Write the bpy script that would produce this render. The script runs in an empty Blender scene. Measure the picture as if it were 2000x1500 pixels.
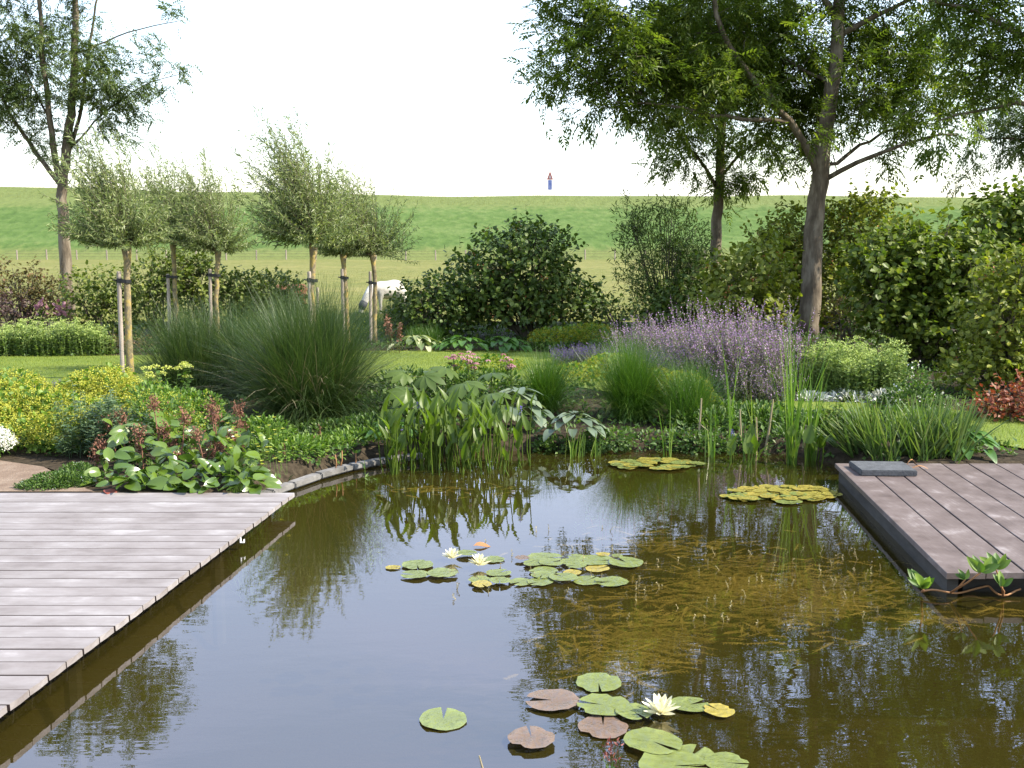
import bpy, math
import numpy as np
from mathutils import Matrix, Vector
RNG = np.random.default_rng(11)
R = math.radians
SC = bpy.context.scene
COL = SC.collection

# ------------------------------------------------------------------ camera, sky, sun, exposure
EYE, FPX, PITCH = 1.85, 2050.0, R(7.283)
cam = bpy.data.cameras.new('camera'); cam_o = bpy.data.objects.new('camera', cam); COL.objects.link(cam_o)
cam_o.location = (0, 0, EYE); cam_o.rotation_euler = (math.pi/2 - PITCH, 0, 0)
cam.sensor_width = 36; cam.lens = FPX/2000*36; cam.clip_start = 0.05; cam.clip_end = 3000
SC.camera = cam_o
SUN_AZ, SUN_EL = R(-10), R(43)          # azimuth measured from +X towards +Y
w = bpy.data.worlds.new('World'); SC.world = w; w.use_nodes = True
nt = w.node_tree; nt.nodes.clear()
sky = nt.nodes.new('ShaderNodeTexSky'); sky.sky_type = 'NISHITA'; sky.sun_disc = False
sky.sun_elevation = SUN_EL; sky.sun_rotation = math.pi/2 - SUN_AZ
sky.dust_density = .6; sky.air_density = 1.7; sky.ozone_density = 3.5
bg = nt.nodes.new('ShaderNodeBackground'); bg.inputs[1].default_value = 0.15
wo = nt.nodes.new('ShaderNodeOutputWorld')
# thin high cloud veil over the whole sky
tcw = nt.nodes.new('ShaderNodeTexCoord'); mpw = nt.nodes.new('ShaderNodeMapping'); mpw.inputs['Scale'].default_value = (1.2, 2.6, 5); nt.links.new(tcw.outputs['Generated'], mpw.inputs[0])
nw = nt.nodes.new('ShaderNodeTexNoise'); nw.inputs['Scale'].default_value = 1.6; nw.inputs['Detail'].default_value = 6; nw.inputs['Distortion'].default_value = .6; nt.links.new(mpw.outputs[0], nw.inputs['Vector'])
mrw = nt.nodes.new('ShaderNodeMapRange'); mrw.inputs[1].default_value = .3; mrw.inputs[2].default_value = .75; mrw.inputs[3].default_value = .18; mrw.inputs[4].default_value = .5; nt.links.new(nw.outputs['Fac'], mrw.inputs[0])
mxw = nt.nodes.new('ShaderNodeMix'); mxw.data_type = 'RGBA'; mxw.inputs[7].default_value = (4.9, 5.1, 6.7, 1); nt.links.new(mrw.outputs[0], mxw.inputs[0]); nt.links.new(sky.outputs[0], mxw.inputs[6])
nt.links.new(mxw.outputs[2], bg.inputs[0]); nt.links.new(bg.outputs[0], wo.inputs[0])
sun = bpy.data.lights.new('sun', 'SUN'); sun.energy = 4.7; sun.angle = R(0.5); sun.color = (1, .92, .77)
sun_o = bpy.data.objects.new('sun', sun); COL.objects.link(sun_o)
sdir = Vector((math.cos(SUN_AZ)*math.cos(SUN_EL), math.sin(SUN_AZ)*math.cos(SUN_EL), math.sin(SUN_EL)))
sun_o.rotation_euler = (-sdir).to_track_quat('-Z', 'Y').to_euler(); sun_o.location = (20, 10, 20)
SC.view_settings.view_transform = 'Standard'; SC.view_settings.look = 'None'
SC.view_settings.exposure = 1.3; SC.view_settings.gamma = 1
SC.render.engine = 'CYCLES'; SC.cycles.use_denoising = True
SC.cycles.max_bounces = 8; SC.cycles.diffuse_bounces = 6; SC.cycles.glossy_bounces = 3
SC.cycles.transmission_bounces = 4; SC.cycles.transparent_max_bounces = 8
SC.cycles.caustics_reflective = False; SC.cycles.caustics_refractive = False

# ------------------------------------------------------------------ pixel helpers (2000x1500 photograph)
_s, _c = math.sin(PITCH), math.cos(PITCH)
def ray(px, py):
    a, b = (px-1000)/FPX, (750-py)/FPX
    return np.array([a, b*_s+_c, b*_c-_s])
def at(px, py, z=0.0):                    # point on height z
    d = ray(px, py); return np.array([0, 0, EYE]) + d*((z-EYE)/d[2])
def atY(px, py, Y):                       # point at distance Y
    d = ray(px, py); return np.array([0, 0, EYE]) + d*(Y/d[1])

# ------------------------------------------------------------------ materials
def nodes(name):
    m = bpy.data.materials.new(name); m.use_nodes = True
    t = m.node_tree; t.nodes.clear(); o = t.nodes.new('ShaderNodeOutputMaterial'); return m, t, o
def rampnode(t, stops):
    r = t.nodes.new('ShaderNodeValToRGB'); e = r.color_ramp.elements
    while len(e) < len(stops): e.new(0.5)
    for el, (p, c) in zip(e, stops): el.position = p; el.color = (*c, 1)
    return r
def leafmat(name, c1, c2, c3=None, rough=.5, trans=.35, tcol=None, spec=.35):
    m, t, o = nodes(name)
    def warm(c): return c if c is None or c[1] < c[0]*1.02 or c[1] < c[2]*1.2 else (c[0]*1.12, c[1]*1.06, c[2]*.85)
    c1, c2, c3 = warm(c1), warm(c2), warm(c3)
    a = t.nodes.new('ShaderNodeAttribute'); a.attribute_name = 'rnd'
    r = rampnode(t, [(0, c1), (1, c2)] if c3 is None else [(0, c1), (.6, c2), (1, c3)])
    t.links.new(a.outputs['Fac'], r.inputs[0])
    p = t.nodes.new('ShaderNodeBsdfPrincipled'); p.inputs['Roughness'].default_value = rough
    p.inputs['Specular IOR Level'].default_value = spec
    t.links.new(r.outputs[0], p.inputs['Base Color'])
    if trans > 0:
        tr = t.nodes.new('ShaderNodeBsdfTranslucent')
        mx = t.nodes.new('ShaderNodeMix'); mx.data_type = 'RGBA'; mx.blend_type = 'MULTIPLY'; mx.inputs[0].default_value = 1
        mx.inputs[7].default_value = (*(tcol or (1.5, 1.7, .7)), 1); mx.clamp_result = False
        t.links.new(r.outputs[0], mx.inputs[6]); t.links.new(mx.outputs[2], tr.inputs[0])
        ms = t.nodes.new('ShaderNodeMixShader'); ms.inputs[0].default_value = trans
        t.links.new(p.outputs[0], ms.inputs[1]); t.links.new(tr.outputs[0], ms.inputs[2]); t.links.new(ms.outputs[0], o.inputs[0])
    else: t.links.new(p.outputs[0], o.inputs[0])
    return m
def noisemat(name, stops, scale=(5, 5, 5), rough=.8, bump=0., bscale=None, detail=5, spec=.3, per_obj=0., coord='Object', dist=.01):
    m, t, o = nodes(name)
    tc = t.nodes.new('ShaderNodeTexCoord'); mp = t.nodes.new('ShaderNodeMapping'); mp.inputs['Scale'].default_value = scale
    if coord == 'World':
        g = t.nodes.new('ShaderNodeNewGeometry'); t.links.new(g.outputs['Position'], mp.inputs[0])
    else: t.links.new(tc.outputs[coord], mp.inputs[0])
    n = t.nodes.new('ShaderNodeTexNoise'); n.inputs['Scale'].default_value = 1; n.inputs['Detail'].default_value = detail
    n.inputs['Roughness'].default_value = .62
    p = t.nodes.new('ShaderNodeBsdfPrincipled'); p.inputs['Roughness'].default_value = rough; p.inputs['Specular IOR Level'].default_value = spec
    r = rampnode(t, stops); fac = n.outputs['Fac']
    if per_obj:
        oi = t.nodes.new('ShaderNodeObjectInfo')
        n.noise_dimensions = '4D'; mw = t.nodes.new('ShaderNodeMath'); mw.operation = 'MULTIPLY'; mw.inputs[1].default_value = 40
        t.links.new(oi.outputs['Random'], mw.inputs[0]); t.links.new(mw.outputs[0], n.inputs['W'])
        ma = t.nodes.new('ShaderNodeMath'); ma.operation = 'MULTIPLY_ADD'; ma.inputs[1].default_value = per_obj
        t.links.new(oi.outputs['Random'], ma.inputs[0]); t.links.new(n.outputs['Fac'], ma.inputs[2])
        ms = t.nodes.new('ShaderNodeMath'); ms.operation = 'SUBTRACT'; ms.inputs[1].default_value = per_obj/2
        t.links.new(ma.outputs[0], ms.inputs[0]); fac = ms.outputs[0]
    t.links.new(mp.outputs[0], n.inputs['Vector']); t.links.new(fac, r.inputs[0]); t.links.new(r.outputs[0], p.inputs['Base Color'])
    if bump:
        b = t.nodes.new('ShaderNodeBump'); b.inputs['Strength'].default_value = bump; b.inputs['Distance'].default_value = dist
        if bscale:
            n2 = t.nodes.new('ShaderNodeTexNoise'); n2.inputs['Scale'].default_value = bscale; n2.inputs['Detail'].default_value = 4
            t.links.new(mp.outputs[0], n2.inputs['Vector']); t.links.new(n2.outputs['Fac'], b.inputs['Height'])
        else: t.links.new(n.outputs['Fac'], b.inputs['Height'])
        t.links.new(b.outputs[0], p.inputs['Normal'])
    t.links.new(p.outputs[0], o.inputs[0]); return m
def plain(name, c, rough=.6, spec=.4):
    m, t, o = nodes(name); p = t.nodes.new('ShaderNodeBsdfPrincipled')
    p.inputs['Base Color'].default_value = (*c, 1); p.inputs['Roughness'].default_value = rough; p.inputs['Specular IOR Level'].default_value = spec
    t.links.new(p.outputs[0], o.inputs[0]); return m

# ------------------------------------------------------------------ mesh tools
def unit(a): return a/np.maximum(np.linalg.norm(a, axis=-1, keepdims=True), 1e-9)
def U(a, b, n=None): return RNG.uniform(a, b, n)
class Geo:
    def __init__(s): s.V, s.T, s.Q, s.A, s.n = [], [], [], [], 0
    def add(s, V, T=None, Q=None, rnd=None):
        V = np.asarray(V, float).reshape(-1, 3)
        s.V.append(V)
        if T is not None and len(T): s.T.append(np.asarray(T, int).reshape(-1, 3)+s.n)
        if Q is not None and len(Q): s.Q.append(np.asarray(Q, int).reshape(-1, 4)+s.n)
        s.A.append(np.full(len(V), .5) if rnd is None else np.broadcast_to(np.asarray(rnd, float), (len(V),)))
        s.n += len(V)
    def place(s, tpl, P, D, N, L, W, rnd=None):
        tv, tt, tq = tpl; n = len(P)
        D = unit(D); Y = unit(np.cross(N, D)); Z = np.cross(D, Y)
        L = np.broadcast_to(L, (n,)); W = np.broadcast_to(W, (n,))
        V = (P[:, None] + D[:, None]*(tv[None, :, 0:1]*L[:, None, None]) + Y[:, None]*(tv[None, :, 1:2]*W[:, None, None])
             + Z[:, None]*(tv[None, :, 2:3]*L[:, None, None]))
        off = (np.arange(n)*len(tv))[:, None, None]
        T = (tt[None]+off).reshape(-1, 3) if len(tt) else None
        Q = (tq[None]+off).reshape(-1, 4) if len(tq) else None
        if rnd is None: rnd = U(0, 1, n)
        s.add(V, T, Q, np.repeat(np.broadcast_to(rnd, (n,)), len(tv)))
    def blades(s, P, az, tilt, L, W, bend, seg=5, rnd=None, base_w=.75, pw=.7):
        n = len(P); az, tilt, L, W, bend = [np.broadcast_to(x, (n,)).astype(float) for x in (az, tilt, L, W, bend)]
        pts = [np.array(P, float)]
        for i in range(seg):
            th = tilt + bend*((i+.5)/seg)**1.3
            d = np.stack([np.cos(az)*np.sin(th), np.sin(az)*np.sin(th), np.cos(th)], -1)
            pts.append(pts[-1]+d*(L/seg)[:, None])
        tw = az + math.pi/2 + U(-.7, .7, n)
        side = np.stack([np.cos(tw), np.sin(tw), U(-.15, .15, n)], -1)
        V = np.zeros((n, seg+1, 2, 3))
        for i in range(seg+1):
            t = i/seg; ww = W*.5*max(base_w+(1-base_w)*min(1, t*4), 0)*max(1-t, .03)**pw
            V[:, i, 0] = pts[i]-side*ww[:, None]; V[:, i, 1] = pts[i]+side*ww[:, None]
        off = (np.arange(n)*(seg+1)*2)[:, None, None]
        q = np.array([[2*i, 2*i+1, 2*i+3, 2*i+2] for i in range(seg)])
        if rnd is None: rnd = U(0, 1, n)
        s.add(V, None, (q[None]+off), np.repeat(np.broadcast_to(rnd, (n,)), (seg+1)*2))
        return pts[-1]
    def tube(s, pts, rad, sides=6, rnd=.5, cap=True):
        pts = np.asarray(pts, float); k = len(pts); rad = np.broadcast_to(rad, (k,))
        d = unit(np.gradient(pts, axis=0)); ref = np.array([0, 0, 1.]) if abs(d[0, 2]) < .9 else np.array([1., 0, 0])
        X = np.zeros((k, 3)); x = unit(np.cross(ref, d[0]))
        for i in range(k):
            x = unit(x-d[i]*np.dot(x, d[i])); X[i] = x
        Yv = np.cross(d, X); a = np.arange(sides)*2*math.pi/sides
        V = pts[:, None]+(X[:, None]*np.cos(a)[None, :, None]+Yv[:, None]*np.sin(a)[None, :, None])*rad[:, None, None]
        Q = [[i*sides+j, i*sides+(j+1) % sides, (i+1)*sides+(j+1) % sides, (i+1)*sides+j] for i in range(k-1) for j in range(sides)]
        T = []; V = V.reshape(-1, 3)
        if cap:
            V = np.vstack([V, pts[0], pts[-1]]); b = k*sides
            T = [[b, (j+1) % sides, j] for j in range(sides)]+[[b+1, (k-1)*sides+j, (k-1)*sides+(j+1) % sides] for j in range(sides)]
        s.add(V, T, Q, rnd)
    def lines(s, A, B, r, rnd=None):       # many thin 3-sided sticks
        A = np.asarray(A, float); B = np.asarray(B, float); n = len(A); d = unit(B-A)
        x = unit(np.cross(d, np.array([.3, .5, .81]))); y = np.cross(d, x); r = np.broadcast_to(r, (n,))[:, None]
        V = np.zeros((n, 6, 3))
        for j in range(3):
            o = (x*math.cos(j*2.094)+y*math.sin(j*2.094))*r
            V[:, j] = A+o; V[:, 3+j] = B+o*.6
        q = np.array([[0, 1, 4, 3], [1, 2, 5, 4], [2, 0, 3, 5]])
        s.add(V, None, q[None]+(np.arange(n)*6)[:, None, None], None if rnd is None else np.repeat(rnd, 6))
    def box(s, lo, hi, rnd=.5):
        x0, y0, z0 = lo; x1, y1, z1 = hi
        s.add([[x0, y0, z0], [x1, y0, z0], [x1, y1, z0], [x0, y1, z0], [x0, y0, z1], [x1, y0, z1], [x1, y1, z1], [x0, y1, z1]], None,
              [[3, 2, 1, 0], [4, 5, 6, 7], [0, 1, 5, 4], [1, 2, 6, 5], [2, 3, 7, 6], [3, 0, 4, 7]], rnd)
    def mesh(s, name, mat, smooth=False):
        me = bpy.data.meshes.new(name); V = np.vstack(s.V)
        T = np.vstack(s.T) if s.T else np.zeros((0, 3), int); Q = np.vstack(s.Q) if s.Q else np.zeros((0, 4), int)
        me.vertices.add(len(V)); me.vertices.foreach_set('co', V.astype(np.float32).ravel())
        nl = T.size+Q.size; me.loops.add(nl); me.loops.foreach_set('vertex_index', np.concatenate([T.ravel(), Q.ravel()]).astype(np.int32))
        npoly = len(T)+len(Q); me.polygons.add(npoly)
        st = np.concatenate([np.arange(len(T))*3, T.size+np.arange(len(Q))*4]).astype(np.int32)
        me.polygons.foreach_set('loop_start', st)
        me.polygons.foreach_set('use_smooth', np.full(npoly, bool(smooth)))
        at_ = me.attributes.new('rnd', 'FLOAT', 'POINT'); at_.data.foreach_set('value', np.concatenate(s.A).astype(np.float32))
        me.update(calc_edges=True); me.validate()
        if mat: me.materials.append(mat)
        return me
def tag(o, label=None, cat=None, group=None, kind=None):
    if label: o['label'] = label
    if cat: o['category'] = cat
    if group: o['group'] = group
    if kind: o['kind'] = kind
    return o
def link(name, data, parent=None, loc=None):
    o = bpy.data.objects.new(name, data); COL.objects.link(o)
    if parent is not None: o.parent = parent
    if loc is not None: o.location = loc
    return o
def part(geo, name, mat, parent=None, smooth=False, kind=None):
    o = link(name, geo.mesh(name, mat, smooth), parent)
    if parent is not None and parent.type == 'EMPTY':     # geometry is in world coordinates, parents sit at the thing's base
        o.matrix_parent_inverse = Matrix.Translation(parent.location).inverted()
    if kind: o['kind'] = kind
    return o
def thing(name, label, cat, base, group=None):
    o = link(name, None, None, tuple(float(v) for v in base)); o.empty_display_size = .1
    return tag(o, label, cat, group)
# leaf templates: (u along, v across, w normal)
def tpl(v, t=(), q=()): return (np.array(v, float), np.array(t, int).reshape(-1, 3), np.array(q, int).reshape(-1, 4))
RH = tpl([(0, 0, 0), (.42, .5, .05), (1, 0, -.06), (.42, -.5, .05)], [(0, 2, 1), (0, 3, 2)])
OV = tpl([(0, 0, 0), (.28, .42, .05), (.28, 0, -.01), (.28, -.42, .05), (.68, .4, .02), (.68, 0, -.04), (.68, -.4, .02), (1, 0, -.16)],
         [(0, 2, 1), (0, 3, 2), (4, 5, 7), (5, 6, 7)], [(1, 2, 5, 4), (2, 3, 6, 5)])
LOBE = tpl([(0, 0, 0), (.22, .42, .03), (.6, .46, .02), (1, 0, -.1), (.6, -.46, .02), (.22, -.42, .03), (.45, 0, -.03)],
           [(0, 6, 1), (1, 6, 2), (2, 6, 3), (3, 6, 4), (4, 6, 5), (5, 6, 0)])
def bigleaf(k=7, width=lambda t: math.sin(math.pi*t**.8)**.8, arch=.25, fold=.12, stalk=0., wav=.0, seed=0):
    """rounded leaf with midrib, unit length and unit width, arching down; optional stalk before the blade"""
    rg = np.random.default_rng(seed); V, Q = [], []
    for i in range(k+1):
        t = i/k; ww = .5*max(width(t), .02); z = -arch*t*t
        for v in (-1, -.5, 0, .5, 1):
            V.append((t, v*ww, z+abs(v)*fold*ww*(1.2-t)+rg.uniform(-wav, wav)*(abs(v) > .4)))
    for i in range(k):
        for j in range(4): a = i*5+j; Q.append((a, a+1, a+6, a+5))
    return tpl(V, (), Q)
def inst_leaves(parent, meshes, P, D, N, S, name='leaf', roll=0):
    """each leaf its own object (shared mesh data), child of its plant"""
    base = np.array(parent.location) if parent.parent is None else np.array(parent.location)
    out = []
    for i in range(len(P)):
        d = unit(np.asarray(D[i], float)); y = unit(np.cross(N[i], d)); z = np.cross(d, y)
        o = link(name, meshes[i % len(meshes)], parent); p = P[i]-base; s = S[i]
        o.matrix_basis = Matrix(((d[0]*s, y[0]*s, z[0]*s, p[0]), (d[1]*s, y[1]*s, z[1]*s, p[1]), (d[2]*s, y[2]*s, z[2]*s, p[2]), (0, 0, 0, 1)))
        out.append(o)
    return out
def randdir(n): return unit(RNG.normal(size=(n, 3)))

# ------------------------------------------------------------------ material library
M = {}
M['ash'] = leafmat('ash_leaves', (0.05, 0.085, 0.018), (0.1, 0.145, 0.028), (0.21, 0.24, 0.055), rough=.45, trans=.45)
M['ash_airy'] = leafmat('ash_leaves_airy', (0.05, 0.085, 0.035), (0.085, 0.125, 0.045), (0.16, 0.185, 0.07), rough=.45, trans=.28)
M['willow'] = leafmat('willow_leaves', (0.1, 0.14, 0.065), (0.19, 0.235, 0.12), (0.36, 0.4, 0.26), rough=.42, trans=.3)
M['vib'] = leafmat('dark_shrub_leaves', (0.036, 0.07, 0.016), (0.078, 0.125, 0.026), (0.15, 0.19, 0.045), trans=.28)
M['vib_lit'] = leafmat('guelder_leaves', (0.085, 0.12, 0.017), (0.165, 0.2, 0.03), (0.28, 0.29, 0.06), trans=.33)
M['hazel'] = leafmat('hazel_leaves', (0.05, 0.088, 0.014), (0.105, 0.148, 0.022), (0.2, 0.23, 0.045), trans=.33)
M['hedge'] = leafmat('hedge_leaves', (0.055, 0.09, 0.016), (0.11, 0.15, 0.03), (0.2, 0.23, 0.06), trans=.3)
M['rust'] = leafmat('rust_leaves', (0.1, 0.07, 0.022), (0.1, 0.1, 0.025), (0.17, 0.085, 0.035), trans=.3, tcol=(1.4, 1.2, .8))
M['redleaf'] = leafmat('red_leaves', (.16, .04, .02), (.24, .07, .03), (.16, .15, .04), trans=.3, tcol=(1.5, 1.1, .7))
M['purple'] = leafmat('purple_leaves', (0.05, 0.03, 0.03), (0.085, 0.05, 0.04), (0.1, 0.085, 0.04), trans=.2, tcol=(1.3, 1, 1))
M['misc'] = leafmat('tall_grass', (0.028, 0.055, 0.022), (0.048, 0.085, 0.03), (0.13, 0.16, 0.075), rough=.42, trans=.28)
M['misc2'] = leafmat('mid_grass', (.03, .08, .015), (.055, .12, .02), (.12, .18, .04), rough=.42, trans=.3)
M['straw'] = leafmat('straw', (.26, .21, .12), (.34, .29, .18), trans=.15, tcol=(1, 1, .8))
M['yellow'] = leafmat('yellow_blossom', (0.28, 0.31, 0.05), (0.38, 0.4, 0.07), (0.5, 0.5, 0.13), rough=.7, trans=.35, tcol=(1.2, 1.2, .6), spec=.1)
M['yellowgreen'] = leafmat('yellow_green_blossom', (.16, .20, .02), (.26, .28, .03), (.38, .36, .05), rough=.7, trans=.35, tcol=(1.2, 1.2, .6), spec=.1)
M['euph'] = leafmat('blue_green_leaves', (.05, .095, .06), (.085, .14, .085), (.15, .21, .12), rough=.5, trans=.2)
M['fresh'] = leafmat('fresh_leaves', (.05, .11, .018), (.09, .17, .028), (.16, .24, .05), trans=.33)
M['mid'] = leafmat('mid_green_leaves', (.03, .07, .016), (.055, .11, .022), (.1, .16, .04), trans=.3)
M['berg'] = leafmat('bergenia_leaves', (0.05, 0.1, 0.018), (0.1, 0.16, 0.028), rough=.22, trans=.25, spec=.6)
M['brownred'] = leafmat('dry_red_heads', (0.15, 0.065, 0.04), (0.23, 0.11, 0.07), rough=.8, trans=.1, tcol=(1, 1, 1))
M['sedum'] = leafmat('sedum_leaves', (0.085, 0.145, 0.05), (0.14, 0.21, 0.075), (0.25, 0.32, 0.13), rough=.5, trans=.25)
M['sedumhead'] = leafmat('sedum_heads', (0.25, 0.34, 0.12), (0.36, 0.44, 0.17), rough=.8, trans=.2)
M['palehead'] = leafmat('pale_yellow_heads', (.42, .46, .12), (.55, .56, .18), rough=.8, trans=.25)
M['lav'] = leafmat('lavender_blossom', (.06, .035, .15), (.11, .06, .25), (.16, .10, .3), rough=.8, trans=.2, tcol=(1.2, 1, 1.3))
M['nep'] = leafmat('catmint_blossom', (0.24, 0.14, 0.28), (0.38, 0.24, 0.4), (0.5, 0.36, 0.5), rough=.8, trans=.25, tcol=(1.2, 1, 1.2))
M['greygreen'] = leafmat('grey_green_leaves', (.08, .11, .06), (.13, .16, .09), trans=.25)
M['silver'] = leafmat('silver_leaves', (.38, .40, .36), (.55, .56, .50), (.7, .7, .64), rough=.9, trans=.1, tcol=(1, 1, 1), spec=.1)
M['hosta_pale'] = leafmat('pale_hosta_leaves', (.10, .15, .07), (.2, .25, .14), (.42, .45, .34), rough=.5, trans=.25)
M['white'] = leafmat('white_petals', (.75, .74, .66), (.85, .84, .78), rough=.6, trans=.3, tcol=(1, 1, .95))
M['cream'] = leafmat('cream_petals', (.78, .74, .52), (.88, .84, .66), rough=.5, trans=.35, tcol=(1, 1, .8))
M['pink'] = leafmat('pink_petals', (0.3, 0.13, 0.16), (0.42, 0.23, 0.26), (0.22, 0.07, 0.08), rough=.6, trans=.3, tcol=(1.1, 1, 1))
M['hosta'] = leafmat('blue_hosta_leaves', (0.075, 0.11, 0.09), (0.11, 0.155, 0.125), (0.17, 0.22, 0.17), rough=.4, trans=.2)
M['hosta_green'] = leafmat('green_hosta_leaves', (.05, .12, .03), (.08, .17, .04), rough=.35, trans=.28)
M['rodg'] = leafmat('rodgersia_leaves', (0.045, 0.08, 0.015), (0.075, 0.12, 0.026), rough=.45, trans=.28)
M['pick'] = leafmat('pickerel_leaves', (0.055, 0.1, 0.01), (0.09, 0.145, 0.016), rough=.4, trans=.4, spec=.35)
M['cat'] = leafmat('cattail_blades', (.06, .13, .02), (.10, .19, .035), (.2, .27, .07), rough=.35, trans=.35)
M['iris'] = leafmat('iris_blades', (0.05, 0.095, 0.03), (0.085, 0.14, 0.045), (0.15, 0.19, 0.075), rough=.4, trans=.3)
M['violet'] = leafmat('violet_spike', (.16, .12, .42), (.25, .2, .5), trans=.2, tcol=(1, 1, 1))
def padmat(name, c, rim):
    m, t, o = nodes(name); a = t.nodes.new('ShaderNodeAttribute'); a.attribute_name = 'rnd'
    tc = t.nodes.new('ShaderNodeTexCoord'); oi = t.nodes.new('ShaderNodeObjectInfo')
    n = t.nodes.new('ShaderNodeTexNoise'); n.noise_dimensions = '4D'; n.inputs['Scale'].default_value = 2.2; n.inputs['Detail'].default_value = 5; t.links.new(tc.outputs['Object'], n.inputs['Vector'])
    mw = t.nodes.new('ShaderNodeMath'); mw.operation = 'MULTIPLY'; mw.inputs[1].default_value = 60; t.links.new(oi.outputs['Random'], mw.inputs[0]); t.links.new(mw.outputs[0], n.inputs['W'])
    s = t.nodes.new('ShaderNodeMath'); s.operation = 'MULTIPLY_ADD'; s.inputs[1].default_value = 1.3; t.links.new(n.outputs['Fac'], s.inputs[0]); t.links.new(a.outputs['Fac'], s.inputs[2])
    r = rampnode(t, [(.45, tuple(x*.75 for x in c)), (.8, c), (1.15 if False else .95, tuple(min(1, x*1.25) for x in c)), (1.0, rim)]); 
    d = t.nodes.new('ShaderNodeMath'); d.operation = 'MULTIPLY'; d.inputs[1].default_value = .62; t.links.new(s.outputs[0], d.inputs[0]); t.links.new(d.outputs[0], r.inputs[0])
    p = t.nodes.new('ShaderNodeBsdfPrincipled'); p.inputs['Roughness'].default_value = .24; p.inputs['Specular IOR Level'].default_value = .6; t.links.new(r.outputs[0], p.inputs['Base Color'])
    bp = t.nodes.new('ShaderNodeBump'); bp.inputs['Strength'].default_value = .35; bp.inputs['Distance'].default_value = .05; t.links.new(n.outputs['Fac'], bp.inputs['Height']); t.links.new(bp.outputs[0], p.inputs['Normal'])
    t.links.new(p.outputs[0], o.inputs[0]); return m
M['pad'] = padmat('lily_pad', (.16, .19, .05), (.22, .12, .05)); M['pad_red'] = padmat('lily_pad_reddish', (.17, .115, .08), (.2, .07, .06))
M['pad_yellow'] = padmat('lily_pad_yellow', (.31, .25, .045), (.40, .2, .035)); M['pad_olive'] = padmat('lily_pad_olive', (.26, .225, .04), (.40, .22, .045))
M['weed'] = leafmat('pond_weed', (0.13, 0.1, 0.022), (0.24, 0.18, 0.045), (0.4, 0.3, 0.1), rough=.6, trans=.2, tcol=(1.2, 1.1, .6))
M['weedtip'] = leafmat('pond_weed_tips', (0.2, 0.17, 0.07), (0.36, 0.3, 0.15), rough=.6, trans=.2, tcol=(1, 1, .8))
M['stalkred'] = leafmat('red_stems', (.16, .04, .03), (.22, .07, .05), rough=.5, trans=.05, tcol=(1, 1, 1))
M['deadleaf'] = leafmat('dead_leaf', (.34, .16, .06), (.42, .22, .1), rough=.6, trans=.2, tcol=(1, 1, .8))
M['orange'] = leafmat('orange_berries', (.28, .10, .025), (.4, .16, .05), rough=.5, trans=.1, tcol=(1, 1, 1))
M['lawnblade'] = leafmat('lawn_blades', (0.09, 0.135, 0.016), (0.15, 0.195, 0.022), (0.24, 0.26, 0.05), rough=.6, trans=.35)
M['meadowblade'] = leafmat('meadow_blades', (.11, .125, .03), (.17, .17, .05), (.26, .23, .09), rough=.7, trans=.3)
M['bark'] = noisemat('ash_bark', [(.3, (.06, .045, .03)), (.5, (.125, .098, .068)), (.62, (.2, .165, .12))], (7, 7, 2.2), .9, .8, 3, coord='World', dist=.02)
M['bark_dark'] = noisemat('twig_bark', [(.3, (.05, .045, .03)), (.7, (.12, .10, .07))], (8, 8, 3), .9)
M['bark_willow'] = noisemat('willow_bark', [(.35, (.12, .095, .06)), (.5, (.24, .19, .11)), (.6, (.34, .25, .08))], (14, 14, 9), .9, .6, 3, coord='World', dist=.01)
M['stake'] = noisemat('stake_wood', [(.3, (.22, .18, .15)), (.7, (.36, .30, .25))], (20, 20, 2), .85, .3, per_obj=.3)
M['rubber'] = plain('black_rubber', (.012, .012, .014), .5)
def woodmat(name, stops, along, rough, per):
    m, t, o = nodes(name); tc = t.nodes.new('ShaderNodeTexCoord'); oi = t.nodes.new('ShaderNodeObjectInfo')
    mw = t.nodes.new('ShaderNodeMath'); mw.operation = 'MULTIPLY'; mw.inputs[1].default_value = 50; t.links.new(oi.outputs['Random'], mw.inputs[0])
    def nz(sc, det):
        mp = t.nodes.new('ShaderNodeMapping'); mp.inputs['Scale'].default_value = sc; t.links.new(tc.outputs['Object'], mp.inputs[0])
        n = t.nodes.new('ShaderNodeTexNoise'); n.noise_dimensions = '4D'; n.inputs['Scale'].default_value = 1; n.inputs['Detail'].default_value = det; n.inputs['Roughness'].default_value = .65; t.links.new(mp.outputs[0], n.inputs['Vector']); t.links.new(mw.outputs[0], n.inputs['W']); return n
    grain = nz((3, 110, 110) if along == 'x' else (110, 3, 110), 4); blot = nz((3.2, 6, 6) if along == 'x' else (5, 4.5, 5), 7)
    def ma(op, a, bb, c=None):
        x = t.nodes.new('ShaderNodeMath'); x.operation = op
        for i, v in enumerate((a, bb, c)):
            if v is None: continue
            if isinstance(v, (int, float)): x.inputs[i].default_value = v
            else: t.links.new(v, x.inputs[i])
        return x.outputs[0]
    f = ma('MULTIPLY_ADD', grain.outputs['Fac'], .22, ma('MULTIPLY', blot.outputs['Fac'], .78)); f = ma('ADD', f, ma('MULTIPLY_ADD', oi.outputs['Random'], per, -per/2))
    r = rampnode(t, stops); t.links.new(f, r.inputs[0]); p = t.nodes.new('ShaderNodeBsdfPrincipled'); p.inputs['Roughness'].default_value = rough; p.inputs['Specular IOR Level'].default_value = .4
    t.links.new(r.outputs[0], p.inputs['Base Color']); bp = t.nodes.new('ShaderNodeBump'); bp.inputs['Strength'].default_value = .5; bp.inputs['Distance'].default_value = .002; t.links.new(grain.outputs['Fac'], bp.inputs['Height']); t.links.new(bp.outputs[0], p.inputs['Normal'])
    t.links.new(p.outputs[0], o.inputs[0]); return m
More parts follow.
